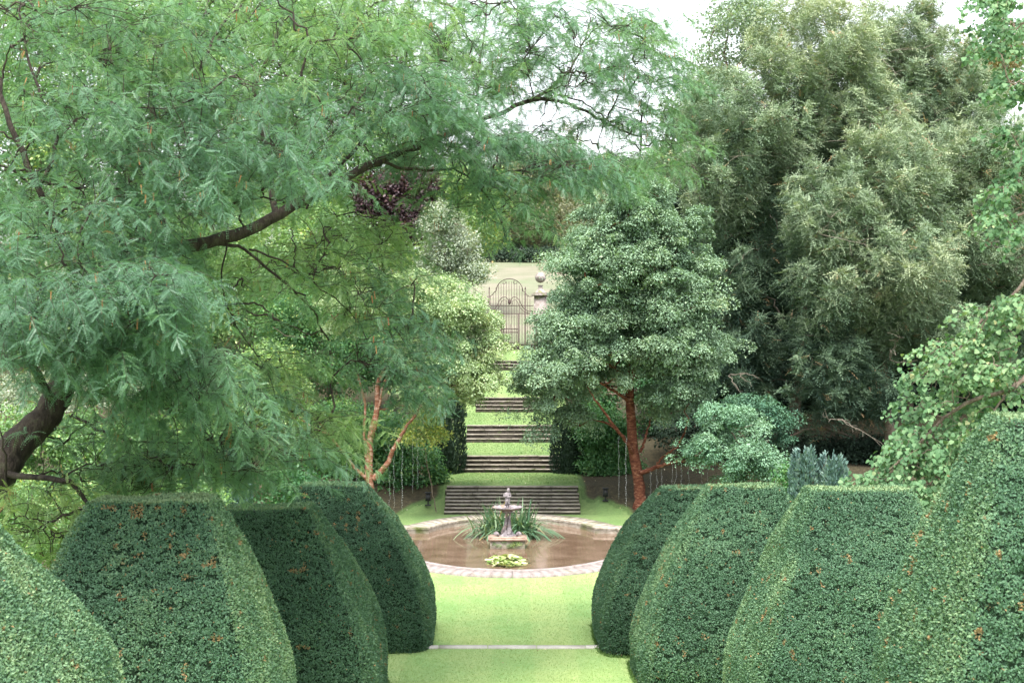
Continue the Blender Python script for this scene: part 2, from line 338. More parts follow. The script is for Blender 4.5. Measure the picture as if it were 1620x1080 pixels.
def pond_outline():
    h = [(0, 40.9)]
    Rf = 3.88; c = 40.9 + Rf
    h += [(Rf * sin(a), c - Rf * cos(a)) for a in np.linspace(.06, math.asin(2.6 / Rf), 12)]
    h += [(2.78, h[-1][1] + .02)]
    s0 = h[-1][1]
    h += [(2.78 + .42 * sin(pi * (t ** .7) * .62) / sin(pi * .62 * .0 + pi / 2), s0 + (45.4 - s0) * t) for t in np.linspace(.08, 1, 10)]
    h[-1] = (3.12, 45.4)
    h += [(2.5, 45.42)]
    Rr = 2.86; cr = 46.9 - Rr
    a0 = math.asin(2.42 / Rr)
    h += [(Rr * sin(a), cr + Rr * cos(a)) for a in np.linspace(a0, .06, 12)]
    h += [(0, 46.9)]
    h = np.array(h); h[:, 0] *= np.interp(h[:, 1], [40.9, 46.9], [1.10, 1.20]); h[:, 1] = 44.3 + (h[:, 1] - 40.9) * 1.933; left = h[1:-1][::-1] * [-1, 1]
    return np.concatenate([h, left])
def inside(px_, py_, poly):
    r = np.zeros(px_.shape, bool); j = len(poly) - 1
    for i in range(len(poly)):
        xi, yi = poly[i]; xj, yj = poly[j]
        c = ((yi > py_) != (yj > py_)) & (px_ < (xj - xi) * (py_ - yi) / (yj - yi + 1e-12) + xi); r ^= c; j = i
    return r
def ground():
    xs = np.unique(np.round(np.concatenate([np.linspace(-90, -12, 27), np.linspace(-12, 12, 145), np.linspace(12, 90, 27)]), 3))
    ys = np.unique(np.round(np.concatenate([np.linspace(-40, 28, 24), np.linspace(28, 33.9, 24), [33.92, 34.1], np.linspace(34.1, 95, 240)]), 3))
    X, Y = np.meshgrid(xs, ys)
    Z = gz(Y)
    onf = np.zeros_like(Z)
    for a, b, *_r in FLIGHTS:
        onf = np.maximum(onf, ((Y > a + .02) & (Y < b - .02) & (np.abs(X) < 3.2)))
    Z = Z - 0.12 * onf
    side = np.clip((np.abs(X) - 3.2) / 6, 0, 1) * np.clip((Y - 57) / 4, 0, 1)
    Z = Z + side * 0.9 * (noise(np.stack([X, Y, 0 * X], -1), .3, 3)) + 0.05 * (noise(np.stack([X, Y, 0 * X], -1), .6, 4) - .5) * (np.abs(X) > 3.6)
    V = np.stack([X, Y, Z], -1).reshape(-1, 3); nx = len(xs)
    i = np.arange(len(ys) - 1)[:, None] * nx; k = np.arange(nx - 1)[None]
    Q = np.stack([i + k, i + k + 1, i + nx + k + 1, i + nx + k], -1).reshape(-1, 4)
    ce = V[Q].mean(1)
    hp = pond_outline(); hc = np.array([0, 50.3]); hp = hc + (hp - hc) * 1.09; hole = inside(ce[:, 0], ce[:, 1], hp)
    Q = Q[~hole]; ce = ce[~hole]
    # 0 = pale lawn, .5 = darker grass behind the pond, 1 = leaf litter under the trees
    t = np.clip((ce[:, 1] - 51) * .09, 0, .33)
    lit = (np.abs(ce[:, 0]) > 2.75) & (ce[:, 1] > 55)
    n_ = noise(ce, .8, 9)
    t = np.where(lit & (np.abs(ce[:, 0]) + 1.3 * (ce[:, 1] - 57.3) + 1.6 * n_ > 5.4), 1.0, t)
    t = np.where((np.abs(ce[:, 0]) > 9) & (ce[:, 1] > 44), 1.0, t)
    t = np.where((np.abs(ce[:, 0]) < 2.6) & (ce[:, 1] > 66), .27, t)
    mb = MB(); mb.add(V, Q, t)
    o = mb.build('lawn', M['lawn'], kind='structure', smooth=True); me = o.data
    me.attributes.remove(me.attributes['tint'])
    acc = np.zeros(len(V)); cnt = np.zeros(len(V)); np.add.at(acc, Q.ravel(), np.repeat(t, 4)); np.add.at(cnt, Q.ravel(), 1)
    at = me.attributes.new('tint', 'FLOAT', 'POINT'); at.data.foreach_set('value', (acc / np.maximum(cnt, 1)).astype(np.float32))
ground()
def meadow():
    xs = np.linspace(-260, 260, 60); ys = np.concatenate([np.linspace(95, 175, 40), np.linspace(180, 900, 12)])
    X, Y = np.meshgrid(xs, ys)
    Z = np.interp(Y, [95, 100, 160, 175, 900], [5.66, 6.1, 12.9, 14.2, 30.0]) + .35 * noise(np.stack([X, Y, 0 * X], -1), .07, 5) * (Y > 100)
    V = np.stack([X, Y, Z], -1).reshape(-1, 3); nx = len(xs); i = np.arange(len(ys) - 1)[:, None] * nx; k = np.arange(nx - 1)[None]
    mb = MB(); mb.add(V, np.stack([i + k, i + k + 1, i + nx + k + 1, i + nx + k], -1).reshape(-1, 4)); mb.build('meadow', M['meadow'], kind='structure')
    mb = MB(); s = 1500
    mb.add([(-s, -s, -1.5), (s, -s, -1.5), (s, s, -1.5), (-s, s, -1.5)], [(0, 1, 2, 3)]); mb.build('terrain', M['meadow'], kind='structure')
meadow()

# lawn edging step of pale stone across the lawn
def edging():
    r = thing('lawn_edging', (0, 33.92, 0), 'thin pale stone edging line crossing the lawn between the farthest topiaries', 'edging')
    for k in range(9):
        mb = MB(); x = -4.4 + k * 1.1
        mb.box((x, 33.98 + .012 * sin(k * 2.3), .0), (1.085, .26, .10), tint=.5)
        mb.build('edging_stone', M['pale_stone'], r)
edging()

# grass blades on the near lawn
def blades():
    n = 90000
    x = rng.uniform(-4.5, 4.5, n); y = rng.uniform(30.3, 45, n); keep = (np.abs(y - 33.98) > .16) & (y < 43.3 + .16 * x * x)
    x = x[keep]; y = y[keep]; n = len(x)
    z = gz(y) + 0.0
    d = nrm(np.stack([rng.normal(size=n) * .35, rng.normal(size=n) * .35, np.ones(n)], 1)); up = nrm(rng.normal(size=(n, 3)))
    mb = MB(); place(mb, [(-.16, 0, 0), (.16, 0, 0), (.05, 1, 0), (-.05, 1, 0)], [(0, 1, 2, 3)], np.stack([x, y, z], 1), d, up, .018 + .014 * rng.random(n), np.clip(.5 + .22 * rng.normal(size=n), 0, 1))
    M['blade'] = leaf_mat('grass blades', [(0, (.23, .34, .12)), (.6, (.31, .42, .165)), (1, (.39, .48, .22))], .2)
    mb.build('grass', M['blade'], kind='stuff')
    # rougher darker turf on the terraces
    n = 26000
    y = np.concatenate([rng.uniform(59.95, 63.8, n // 3), rng.uniform(65.35, 70.5, n // 3), rng.uniform(72.35, 80.4, n // 3)]); n = len(y); x = rng.uniform(-2.7, 2.7, n)
    d = nrm(np.stack([rng.normal(size=n) * .4, rng.normal(size=n) * .4, np.ones(n)], 1)); up = nrm(rng.normal(size=(n, 3)))
    mb = MB(); place(mb, [(-.2, 0, 0), (.2, 0, 0), (.06, 1, 0), (-.06, 1, 0)], [(0, 1, 2, 3)], np.stack([x, y, gz(y) - .01], 1), d, up, .025 + .03 * rng.random(n), rng.random(n))
    M['turf'] = leaf_mat('rough grass blades', [(0, (.08, .16, .045)), (.6, (.15, .25, .075)), (1, (.26, .33, .13))], .2)
    mb.build('grass', M['turf'], kind='stuff')
    n = 900
    x = rng.uniform(-8, 8, n); y = rng.uniform(30.5, 75, n); keep = ~((np.abs(x) < 4.9) & (y > 42.5) & (y < 57.4)); keep &= (rng.random(n) < np.where(y < 55, .22, 1)); x = x[keep]; y = y[keep]; n = len(x)
    mb = MB(); place(mb, LEAF, LEAFQ, np.stack([x, y, gz(y) + .03 + .25 * (np.abs(x) > 4) * (y > 58)], 1), nrm(rng.normal(size=(n, 3)) * [1, 1, .1]), np.tile([0, 0, 1.], (n, 1)) + .3 * rng.normal(size=(n, 3)), .07, rng.random(n))
    M['fallen'] = leaf_mat('fallen leaves', [(0, (.35, .22, .10)), (.5, (.5, .42, .22)), (1, (.6, .55, .45))], 0)
    mb.build('fallen_leaves', M['fallen'], kind='stuff')
blades()

# ------------------------------------------------------------------ pond
def offset(poly, d):
    n = len(poly); a = poly - np.roll(poly, 1, 0); b = np.roll(poly, -1, 0) - poly
    na = np.stack([a[:, 1], -a[:, 0]], 1) / np.linalg.norm(a, axis=1)[:, None]; nb = np.stack([b[:, 1], -b[:, 0]], 1) / np.linalg.norm(b, axis=1)[:, None]
    m = na + nb; m /= np.maximum(np.linalg.norm(m, axis=1)[:, None], 1e-6)
    return poly + m * d / np.maximum((m * na).sum(1), .6)[:, None]
OUT = pond_outline()
def pond():
    n = len(OUT)
    mb = MB(); V = np.concatenate([np.c_[OUT, np.full(n, -.15)], [[0, 50.4, -.15]]])
    mb.tris(V, [(i, (i + 1) % n, n) for i in range(n)]); mb.build('pond_water', M['water'], kind='structure')
    # basin wall
    r = thing('pond_coping', (0, 50.4, 0), 'pale stone coping and curb round the brown lily pond', 'pond edging')
    out1 = offset(OUT, -.03); 
    # smooth outer outline
    off = OUT.copy(); c = np.array([0, 50.3]); dirs = OUT - c; dl = np.linalg.norm(dirs, axis=1)
    o2 = OUT + dirs / dl[:, None] * np.stack([np.full(n, 1.0), np.where(OUT[:, 1] < 50, 1.0, 1.25)], 1)
    k = np.arange(n); k2 = (k + 1) % n
    mb = MB()
    mb.add(np.concatenate([np.c_[OUT, np.full(n, .0)], np.c_[OUT, np.full(n, -.5)]]), np.stack([k, k2, k2 + n, k + n], 1))
    mb.build('basin_wall', M['mossy_stone'], r)
    # coping laid as separate slabs: front slabs pinkish, rear slabs mossy, a raised inner kerb
    fr, re, ke, kr = MB(), MB(), MB(), MB()
    for i in range(n):
        j = (i + 1) % n
        a, b, c2, d2 = OUT[i], OUT[j], o2[j], o2[i]
        L = np.linalg.norm(b - a)
        g = .012 / max(L, .05)
        ga = g if i % 7 == 0 else 0; gb = g if i % 7 == 6 else 0
        a_, b_, c_, d_ = a + (b - a) * ga, b + (a - b) * gb, c2 + (d2 - c2) * gb, d2 + (c2 - d2) * ga
        zt = .035 + .004 * ((i // 7 * 5) % 3)
        V = [(*a_, zt), (*b_, zt), (*c_, zt - .01), (*d_, zt - .01), (*a_, -.06), (*b_, -.06), (*c_, -.06), (*d_, -.06)]
        (fr if .5 * (a[1] + b[1]) < 49.5 else re).add(V, [(0, 3, 2, 1), (0, 1, 5, 4), (1, 2, 6, 5), (2, 3, 7, 6), (3, 0, 4, 7)])
        e1, e2 = a + (d2 - a) * .18 , b + (c2 - b) * .18
        zk = zt + .022
        V = [(*a, zk), (*b, zk), (*e2, zk), (*e1, zk), (*(a), zt - .03), (*(b), zt - .03), (*e2, zt - .03), (*e1, zt - .03)]
        (ke if .5 * (a[1] + b[1]) < 49.5 else kr).add(V, [(0, 3, 2, 1), (0, 1, 5, 4), (2, 3, 7, 6)])
    fr.build('front_slabs', M['pink_stone'], r); re.build('rear_slabs', M['mossy_stone'], r)
    ke.build('inner_kerb', M['pink_stone'], r); kr.build('inner_kerb', M['mossy_stone'], r)
pond()

# ------------------------------------------------------------------ stone steps
def steps():
    names = ['widest lowest flight of mossy stone steps just behind the pond', 'second flight of dark stone steps between the two dark clipped yews',
             'third flight of stone steps above the middle strip of grass', 'fourth flight of stone steps half hidden by the pale maple branches', 'highest flight of stone steps seen between tree crowns']
    for fi, (y0, y1, z0, z1, n, wd, _s) in enumerate(FLIGHTS):
        r = thing('stone_steps', (0, y0, z0), names[fi], 'steps', 'flights of stone steps climbing from the pond')
        td = (y1 - y0) / n; rh = (z1 - z0) / n
        for k in range(n):
            mb = MB(); mt = MB()
            x0 = rng.normal() * .02
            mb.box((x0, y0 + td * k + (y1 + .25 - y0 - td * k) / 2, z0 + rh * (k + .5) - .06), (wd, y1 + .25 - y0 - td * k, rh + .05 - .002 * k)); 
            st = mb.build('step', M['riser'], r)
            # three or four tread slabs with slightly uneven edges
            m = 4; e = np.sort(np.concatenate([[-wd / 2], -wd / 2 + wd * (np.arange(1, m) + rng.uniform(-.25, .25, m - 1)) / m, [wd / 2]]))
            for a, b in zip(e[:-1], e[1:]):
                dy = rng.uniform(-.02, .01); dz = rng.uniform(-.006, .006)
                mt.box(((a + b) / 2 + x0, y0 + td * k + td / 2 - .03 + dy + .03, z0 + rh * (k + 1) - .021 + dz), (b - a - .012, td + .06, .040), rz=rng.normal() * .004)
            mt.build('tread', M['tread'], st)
steps()
# threshold and low dark step under the gate
def threshold():
    r = thing('gate_threshold', (0, 94, 5.2), 'dark low stone steps directly below the iron gate', 'steps')
    for k in range(3):
        mb = MB(); mb.box((0, 93.3 + .45 * k, 5.40 + .13 * k), (3.6, .47, .13)); mb.build('step', M['riser'], r)
threshold()

# ------------------------------------------------------------------ fountain
def fountain():
    cx, cyy = (803 - 810) / FPX * 49.9, 49.9
    r = thing('fountain', (cx, cyy, -.2), 'weathered stone fountain with scalloped bowl on a square plinth in the pond', 'fountain')
    mb = MB(); mb.box((cx, cyy, -.12), (1.02, .66, .40)); mb.build('plinth', M['mossy_stone'], r)
    mb = MB(); mb.box((cx, cyy, .115), (1.14, .76, .07)); mb.box((cx, cyy, .165), (1.06, .68, .03)); mb.build('plinth_slab', M['warm_stone'], r)
    # moss tufts on the plinth
    mb = MB()
    for q in range(9):
        clump(mb, LEAF, LEAFQ, (cx + [.26, .15, -.25, .3, -.4, .2, -.1, .35, .05][q], cyy - .35, .03 - .05 * (q % 3)), (.07, .03, .05), 60, .03, .4 + .3 * (q % 2), seed=q)
    mb.build('moss', M['shrub_light'], r, kind='stuff')
    r.scale = (1.12, 1.12, 1.12)
    # rockwork base
    mb = MB()
    prof = [(.24, .17), (.22, .21), (.15, .25), (.10, .30), (.07, .36), (.01, .38)]
    mb.lathe(prof, (cx, cyy, 0), 22, wave=[.10, .12, .14, .12, .08, 0, 5]); mb.build('rock_base', M['statue'], r, smooth=True)
    # three sea creatures, heads down, tails twined up to the bowl
    for k in range(3):
        a0 = k * 2 * pi / 3 + .6; t = np.linspace(0, 1, 22)
        ang = a0 + t * 2.0; rr = np.interp(t, [0, .12, .35, .65, 1], [.20, .13, .065, .05, .10]); z = np.interp(t, [0, .12, .35, .65, 1], [.25, .27, .47, .72, .93])
        rad = np.interp(t, [0, .05, .16, .35, .6, .85, 1], [.02, .05, .072, .058, .038, .026, .03])
        mb = MB(); mb.tube(np.stack([cx + rr * np.cos(ang), cyy + rr * np.sin(ang), z], 1), rad, 12, .10)
        # tail flukes and fins
        p = np.array([cx + .12 * cos(ang[-1]), cyy + .12 * sin(ang[-1]), .92])
        for s in (-1, 1):
            dv = np.array([cos(ang[-1] + s), sin(ang[-1] + s), .25]); mb.tube([p, p + dv * .05, p + dv * .10, p + dv * .13], [.03, .028, .02, .004], 6)
        mb.build('dolphin', M['statue'], r, smooth=True)
    # two scallop shells at the foot
    for s in (-1, 1):
        mb = MB(); c = np.array([cx + s * .27, cyy - .10, .19])
        for q in range(7):
            a = (q - 3) * .30
            tip = c + np.array([s * .07 + sin(a) * .09, -.05, .14 * cos(a)])
            mb.tube([c, (c + tip) / 2 + [0, -.035, 0], tip], [.015, .028, .022], 7)
        mb.build('shell', M['statue'], r, smooth=True)
    # bowl with a scalloped, lobed rim
    mb = MB()
    prof = [(.10, .91), (.15, .925), (.25, .945), (.36, .975), (.425, 1.01), (.44, 1.035), (.425, 1.045), (.38, 1.02), (.25, .99), (.08, .98), (.001, .98)]
    mb.lathe(prof, (cx, cyy, 0), 72, wave=[0, .01, .02, .035, .05, .06, .06, .04, .02, 0, 0, 12]); mb.build('bowl', M['statue'], r, smooth=True)
    mb = MB(); mb.lathe([(.12, .87), (.17, .885), (.16, .91), (.10, .92)], (cx, cyy, 0), 24); mb.build('bowl_collar', M['statue'], r, smooth=True)
    # the putto: one skinned figure
    V = {}
    def pt(n, x, y, z, rad): V[n] = (x, y, z, rad)
    s = .62
    pt('pel', .00, 0, .47, .095); pt('belly', -.005, -.02, .56, .10); pt('chest', -.01, 0, .68, .095); pt('neck', .005, 0, .775, .045)
    pt('head', .03, -.02, .84, .075); pt('crown', .045, -.015, .93, .082); pt('top', .05, -.01, .985, .045)
    pt('hl', -.065, 0, .41, .075); pt('kl', -.055, -.03, .24, .055); pt('al', -.05, 0, .08, .034); pt('fl', -.06, -.07, .045, .028)
    pt('hr', .065, 0, .41, .075); pt('kr', .035, -.05, .24, .055); pt('ar', .05, .0, .08, .034); pt('fr', .07, -.07, .045, .028)
    pt('sl', -.115, 0, .715, .05); pt('el', -.19, -.01, .60, .042); pt('wl', -.07, -.12, .60, .03); pt('pl', -.03, -.145, .615, .03)
    pt('sr', .10, 0, .715, .05); pt('er', .155, -.03, .58, .042); pt('wr', .05, -.135, .565, .03); pt('pr', .01, -.15, .58, .03)
    E = [('pel', 'belly'), ('belly', 'chest'), ('chest', 'neck'), ('neck', 'head'), ('head', 'crown'), ('crown', 'top'), ('pel', 'hl'), ('hl', 'kl'), ('kl', 'al'), ('al', 'fl'),
         ('pel', 'hr'), ('hr', 'kr'), ('kr', 'ar'), ('ar', 'fr'), ('chest', 'sl'), ('sl', 'el'), ('el', 'wl'), ('wl', 'pl'), ('chest', 'sr'), ('sr', 'er'), ('er', 'wr'), ('wr', 'pr')]
    ks = list(V); me = bpy.data.meshes.new('putto')
    me.from_pydata([(V[k][0] * s, V[k][1] * s, V[k][2] * s) for k in ks], [(ks.index(a), ks.index(b)) for a, b in E], []); 
    o = bpy.data.objects.new('putto', me); C.objects.link(o)
    o.modifiers.new('skin', 'SKIN'); sub = o.modifiers.new('sub', 'SUBSURF'); sub.levels = 2; sub.render_levels = 2
    for i, k in enumerate(ks):
        me.skin_vertices[0].data[i].radius = (V[k][3] * s,) * 2
    me.skin_vertices[0].data[0].use_root = True
    me.materials.append(M['statue'])
    st = thing('putto_statue', (cx, cyy, .985), 'small stone putto figure standing in the bowl with both hands at its chest', 'statue')
    st.location.z = -.2 + 1.12 * 1.185; st.scale = (1.12, 1.12, 1.12)
    o.parent = st; o.name = 'body'
    def sub_(name, parts):
        mb = MB()
        for (c, rd) in parts:
            pr = [(max(.001, sin(a)) * rd[0], -cos(a) * rd[2]) for a in np.linspace(0, pi, 7)]
            mb.lathe([(p_[0], p_[1]) for p_ in pr], (cx + c[0] * s, cyy + c[1] * s, .985 + c[2] * s), 10, 1, rd[1] / rd[0])
        return mb.build(name, M['statue'], st, smooth=True)
    hc = (.045, -.015, .91)
    sub_('hair', [((hc[0] + .045 * cos(a) * (1.4), hc[1] + .04 + .03 * sin(a * 2), hc[2] + .055 + .03 * sin(a)), (.026, .026, .026)) for a in np.linspace(0, 2 * pi, 9)])
    sub_('face', [((.05, -.105 * .72 - .015, .885), (.010, .014, .014)), ((.028, -.085, .905), (.008, .005, .006)), ((.072, -.085, .905), (.008, .005, .006)), ((.05, -.083, .862), (.012, .005, .004)),
                  ((-.03, -.01, .89), (.008, .012, .016)), ((.12, -.01, .89), (.008, .012, .016))])
    sub_('held_shell', [((-.01, -.165, .63), (.045, .03, .035)), ((-.01, -.17, .66), (.03, .02, .03))])
    mb = MB()  # fingers of both hands and toes
    for hx, hz in ((-.03, .615), (.01, .58)):
        for q in range(4):
            b = np.array([cx + (hx - .02 + q * .014) * s, cyy - .155 * s, .985 + (hz + .015) * s]); mb.tube([b, b + [0, -.02 * s, .012 * s], b + [0.004, -.035 * s, -.005 * s]], [.0045, .004, .003], 5)
        b = np.array([cx + (hx - .04) * s, cyy - .14 * s, .985 + (hz + .02) * s]); mb.tube([b, b + [.008, -.01, .012]], [.005, .004], 5)
    mb.build('fingers', M['statue'], st)
    # drapery slipping round the hips
    mb = MB()
    t = np.linspace(0, 2 * pi, 15); mb.tube(np.stack([cx + .075 * np.cos(t), cyy + .07 * np.sin(t), .985 + .27 + .03 * np.cos(t * 1 + 1)], 1), .018 + .006 * np.sin(t * 5), 7)
    mb.tube([(cx + .06, cyy - .04, 1.24), (cx + .065, cyy - .06, 1.17), (cx + .05, cyy - .05, 1.08)], [.02, .025, .012], 7)
    mb.build('drapery', M['statue'], st, smooth=True)
fountain()

def iris():
    r = thing('iris_clump', (0, 52.2, -.15), 'large clump of arching blue green strap leaves behind the fountain', 'water plant')
    mb = MB(); g = np.random.default_rng(5)
    for k in range(460):
        side = g.choice([-1, 1]); bx = side * abs(g.normal(.38, .25)) - .12; by = 52.2 + g.normal(0, .3)
        a = g.uniform(0, 2 * pi); lean = g.uniform(.2, 1.1); L = g.uniform(.9, 1.75)
        n = 8; t = np.linspace(0, 1, n)
        out = np.array([cos(a) * 1.2, sin(a) * .7]) + np.array([side * .7, 0]); out /= np.linalg.norm(out)
        h = L * (t * (1.05 - .25 * lean) - (lean ** 1.4) * .95 * t ** 2.4); d = L * lean * .95 * t ** 1.5
        c = np.stack([bx + out[0] * d, by + out[1] * d, -.18 + h], 1)
        wd = .030 * (1 - .9 * t ** 3) * g.uniform(.8, 1.3)
        sd_ = np.array([-out[1], out[0], 0]) * .8 + np.array([.6, 0, 0]); sd_ /= np.linalg.norm(sd_)
        V = np.concatenate([c + sd_ * wd[:, None], c - sd_ * wd[:, None]]); i = np.arange(n - 1)
        c[:, 2] = np.maximum(c[:, 2], -.14)
        mb.add(V, np.stack([i, i + 1, i + 1 + n, i + n], 1), min(1, max(0, g.normal(.55, .22))))
    mb.build('blades', M['iris'], r)
iris()

def lilies():
    g = np.random.default_rng(8); c = P(803, 890, 46.8); c[2] = -.14
    r = thing('water_lily_patch', c, 'round raft of pale yellow green lily pads floating in front of the fountain', 'water lilies')
    k = 0; used = []
    for i in range(170):
        a = g.uniform(0, 2 * pi); q = math.sqrt(g.random()) ; x = c[0] + .64 * q * cos(a); y = 46.8 + 1.0 * q * sin(a); rd = g.uniform(.07, .12)
        z = -.142 + .13 * g.random() * (1 - q * .6) + .002 * (i % 7)
        tilt = g.normal(0, .3, 2) * (.4 + .6 * (z > -.12))
        m = 12; th = np.linspace(.25, 2 * pi - .25, m) + g.uniform(0, 6)
        V = np.stack([x + rd * np.cos(th), y + rd * np.sin(th), z + rd * (np.cos(th) * tilt[0] + np.sin(th) * tilt[1]) + .012 * (1 if z > -.12 else 0)], 1)
        V = np.concatenate([V, [[x, y, z]]])
        Q = [(j, j + 1, j + 2, m) for j in range(0, m - 2, 2)]
        mb_t = float(np.clip(g.normal(.55, .28), 0, 1))
        used.append((V, Q, mb_t))
    for n_ in range(2):
        mb = MB()
        for (V, Q, t) in used[n_::2]: mb.add(V, Q, t)
        mb.build('lily_leaves', M['lily'], r)
lilies()

# ------------------------------------------------------------------ clipped yew topiaries
def topiary(px, D, ztop, prof, label, dens=2100, seed=0, sz=.062, rot=0.0, nexp=9.0, tmean=.42, side=.16, lean=0.0):
    g = np.random.default_rng(100 + seed)
    X = (px - 810) / FPX * D * 1.0
    zg = float(gz(D)) - .25
    r = thing('topiary_yew', (X, D, zg + .2), label, 'topiary', 'clipped yew topiaries flanking the lawn')
    H = ztop - zg
    pr = [(h, d) for h, d in prof]
    if pr[-1][1] < H: 
        lastw = pr[-1][0]
        pr += [(lastw * 1.02, max(pr[-1][1] + .3, H * .85)), (lastw * .97, H)]
    hs_ = np.array([p[0] for p in pr]); ds = np.array([p[1] for p in pr])
    dd = np.linspace(0, H, 34); hw = np.interp(dd, ds, hs_)
    for _ in range(2): hw[3:-1] = .25 * hw[2:-2] + .5 * hw[3:-1] + .25 * hw[4:]
    # rings: cap centre to cap edge, then down the sides
    rings = [(.05, .0)] + [(hw[0] * f, 0.0) for f in (.3, .6, .85, 1.0)] + [(h + .03, d + .03) for h, d in zip(hw, dd)]
    A = 72; a = np.arange(A) * 2 * pi / A
    ca, sa = np.cos(a), np.sin(a); sup = (np.abs(ca) ** nexp + np.abs(sa) ** nexp) ** (-1 / nexp)
    ux, uy = ca * sup, sa * sup
    V = np.array([[ux[k] * h, uy[k] * h, H - d] for h, d in rings for k in range(A)])
    V[:, 1] *= .55 + .45 * np.clip((H - V[:, 2]) / 1.2, 0, 1)
    V[:, 0] += lean * np.interp(H - V[:, 2], [0, .85, 1.83, 2.6, 3.7], [0, .55, .85, 1, .95])
    cr, sr = cos(rot), sin(rot); V[:, :2] = np.stack([V[:, 0] * cr - V[:, 1] * sr, V[:, 0] * sr + V[:, 1] * cr], 1)
    # slow dents of hand clipping
    V += nrm(V - [0, 0, H * .4]) * ((noise(V + seed * 13, .9, seed) - .5) * .08 + (noise(V + seed * 13, 2.6, seed) - .5) * .04)[:, None]
    V += [X, D, zg]
    n = len(rings); i = np.arange(n - 1)[:, None] * A; k = np.arange(A)[None]; k2 = (k + 1) % A
    Q = np.stack([i + k, i + A + k, i + A + k2, i + k2], -1).reshape(-1, 4)
    q = V[Q]; nn = np.cross(q[:, 2] - q[:, 0], q[:, 3] - q[:, 1]); ar = np.linalg.norm(nn, axis=1) / 2; nn = nrm(nn)
    # inner twig mass
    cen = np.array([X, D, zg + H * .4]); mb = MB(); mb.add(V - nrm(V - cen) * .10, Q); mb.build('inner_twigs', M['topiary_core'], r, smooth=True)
    toward = nrm(np.array([0, 0, EYE]) - q.mean(1)); face = (nn * toward).sum(1)
    wgt = ar * np.where(face > -.15, 1.0, .22)
    N = int(dens * 1.75 * wgt.sum()); idx = g.choice(len(Q), N, p=wgt / wgt.sum())
    uv = g.random((N, 2, 1)); qq = q[idx]
    pos = qq[:, 0] * (1 - uv[:, 0]) * (1 - uv[:, 1]) + qq[:, 1] * uv[:, 0] * (1 - uv[:, 1]) + qq[:, 2] * uv[:, 0] * uv[:, 1] + qq[:, 3] * (1 - uv[:, 0]) * uv[:, 1]
    nv = nn[idx]
    sq = np.array([1, 1, 1.9])
    pit = noise(pos * sq + seed, 7.5, 11) * .5 + noise(pos * sq + seed, 15.0, 12) * .5
    big = noise(pos + seed * 5, 1.1, 13)
    flat = np.clip(np.maximum((nv[:, 2] - .70) * 6, (np.abs(nv[:, 0]) - .5) * 7), 0, 1)             # tight growth on the top and the side faces, also masks their painted light
    depth = np.where(pit < .36, .04 + .07 * g.random(N), 0) * (1 - flat)
    keep = (pit > .29) | (g.random(N) < .4) | (flat > .5)
    pos = pos + nv * (g.normal(0, .006, N) - depth + (pit - .5) * .06 * (1 - flat * .7))[:, None]
    # shoots point out of the surface, leaning up
    d = nrm(nv * .30 + g.normal(size=(N, 3)) * .60 + np.array([0, 0, .25]))
    up = nrm(nv * 1.0 + np.array([0, 0, .15]) + g.normal(size=(N, 3)) * .33)
    hue = noise(pos + seed * 3, 2.2, 21)
    tint = tmean + (hue - .5) * .35 + g.normal(0, .10, N) + np.where(nv[:, 2] > .8, .42, side) * flat  # tops and sides tinted lighter than the fronts: light put into the leaf colour
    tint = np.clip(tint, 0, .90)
    spot = noise(pos, 8.0, 31 + seed); spot2 = noise(pos, .8, 41 + seed)
    brown = (spot > .90 - .06 * (spot2 > .6)) & (g.random(N) < .75)
    brown |= g.random(N) < .005
    tint = np.where(brown, .93 + .07 * g.random(N), tint)
    kk = keep
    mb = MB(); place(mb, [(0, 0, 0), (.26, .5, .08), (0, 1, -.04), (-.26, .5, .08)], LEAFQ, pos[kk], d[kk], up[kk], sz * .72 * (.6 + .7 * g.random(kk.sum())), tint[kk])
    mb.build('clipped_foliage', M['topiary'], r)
    if 27 < D < 37:  # longer dark grass round the foot, added as contact shading
        m = 5200; a_ = g.uniform(0, 2 * pi, m); c_, s_ = np.cos(a_), np.sin(a_); q_ = (np.abs(c_) ** nexp + np.abs(s_) ** nexp) ** (-1 / nexp) * (hw[int(min(33, (H - .25) / H * 33))] + .03 + .09 * g.random(m) ** 1.5)
        bx, by = X + c_ * q_, D + s_ * q_; mb = MB()
        place(mb, [(-.16, 0, 0), (.16, 0, 0), (.03, 1, 0), (-.03, 1, 0)], LEAFQ, np.stack([bx, by, gz(by) - .01], 1), nrm(np.array([0, 0, 1.]) + g.normal(size=(m, 3)) * .4), g.normal(size=(m, 3)), g.uniform(.03, .10, m), g.random(m) * .6)
        mb.build('grass_fringe', M['turf'], r)
    return r
def ztop(py, D): return float(P(810, py, D)[2])
PF3 = [(.72, 0), (1.43, .85), (1.97, 1.83), (2.28, 2.6), (2.32, 3.3), (2.2, 3.7)]
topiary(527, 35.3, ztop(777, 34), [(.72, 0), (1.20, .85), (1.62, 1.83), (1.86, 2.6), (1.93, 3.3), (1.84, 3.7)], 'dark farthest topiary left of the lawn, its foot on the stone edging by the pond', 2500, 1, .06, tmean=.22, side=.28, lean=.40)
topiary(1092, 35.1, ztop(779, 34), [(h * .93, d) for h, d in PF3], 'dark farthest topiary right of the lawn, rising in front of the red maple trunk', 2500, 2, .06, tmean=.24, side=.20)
topiary(425, 28.6, ztop(814, 27.5), [(.80, 0), (1.25, .74), (1.70, 1.58), (2.02, 2.4), (2.10, 3.0), (2.05, 3.6)], 'low topiary with a narrow flat top, wedged between the two bigger left topiaries', 2400, 3, .060, tmean=.31, side=.20)
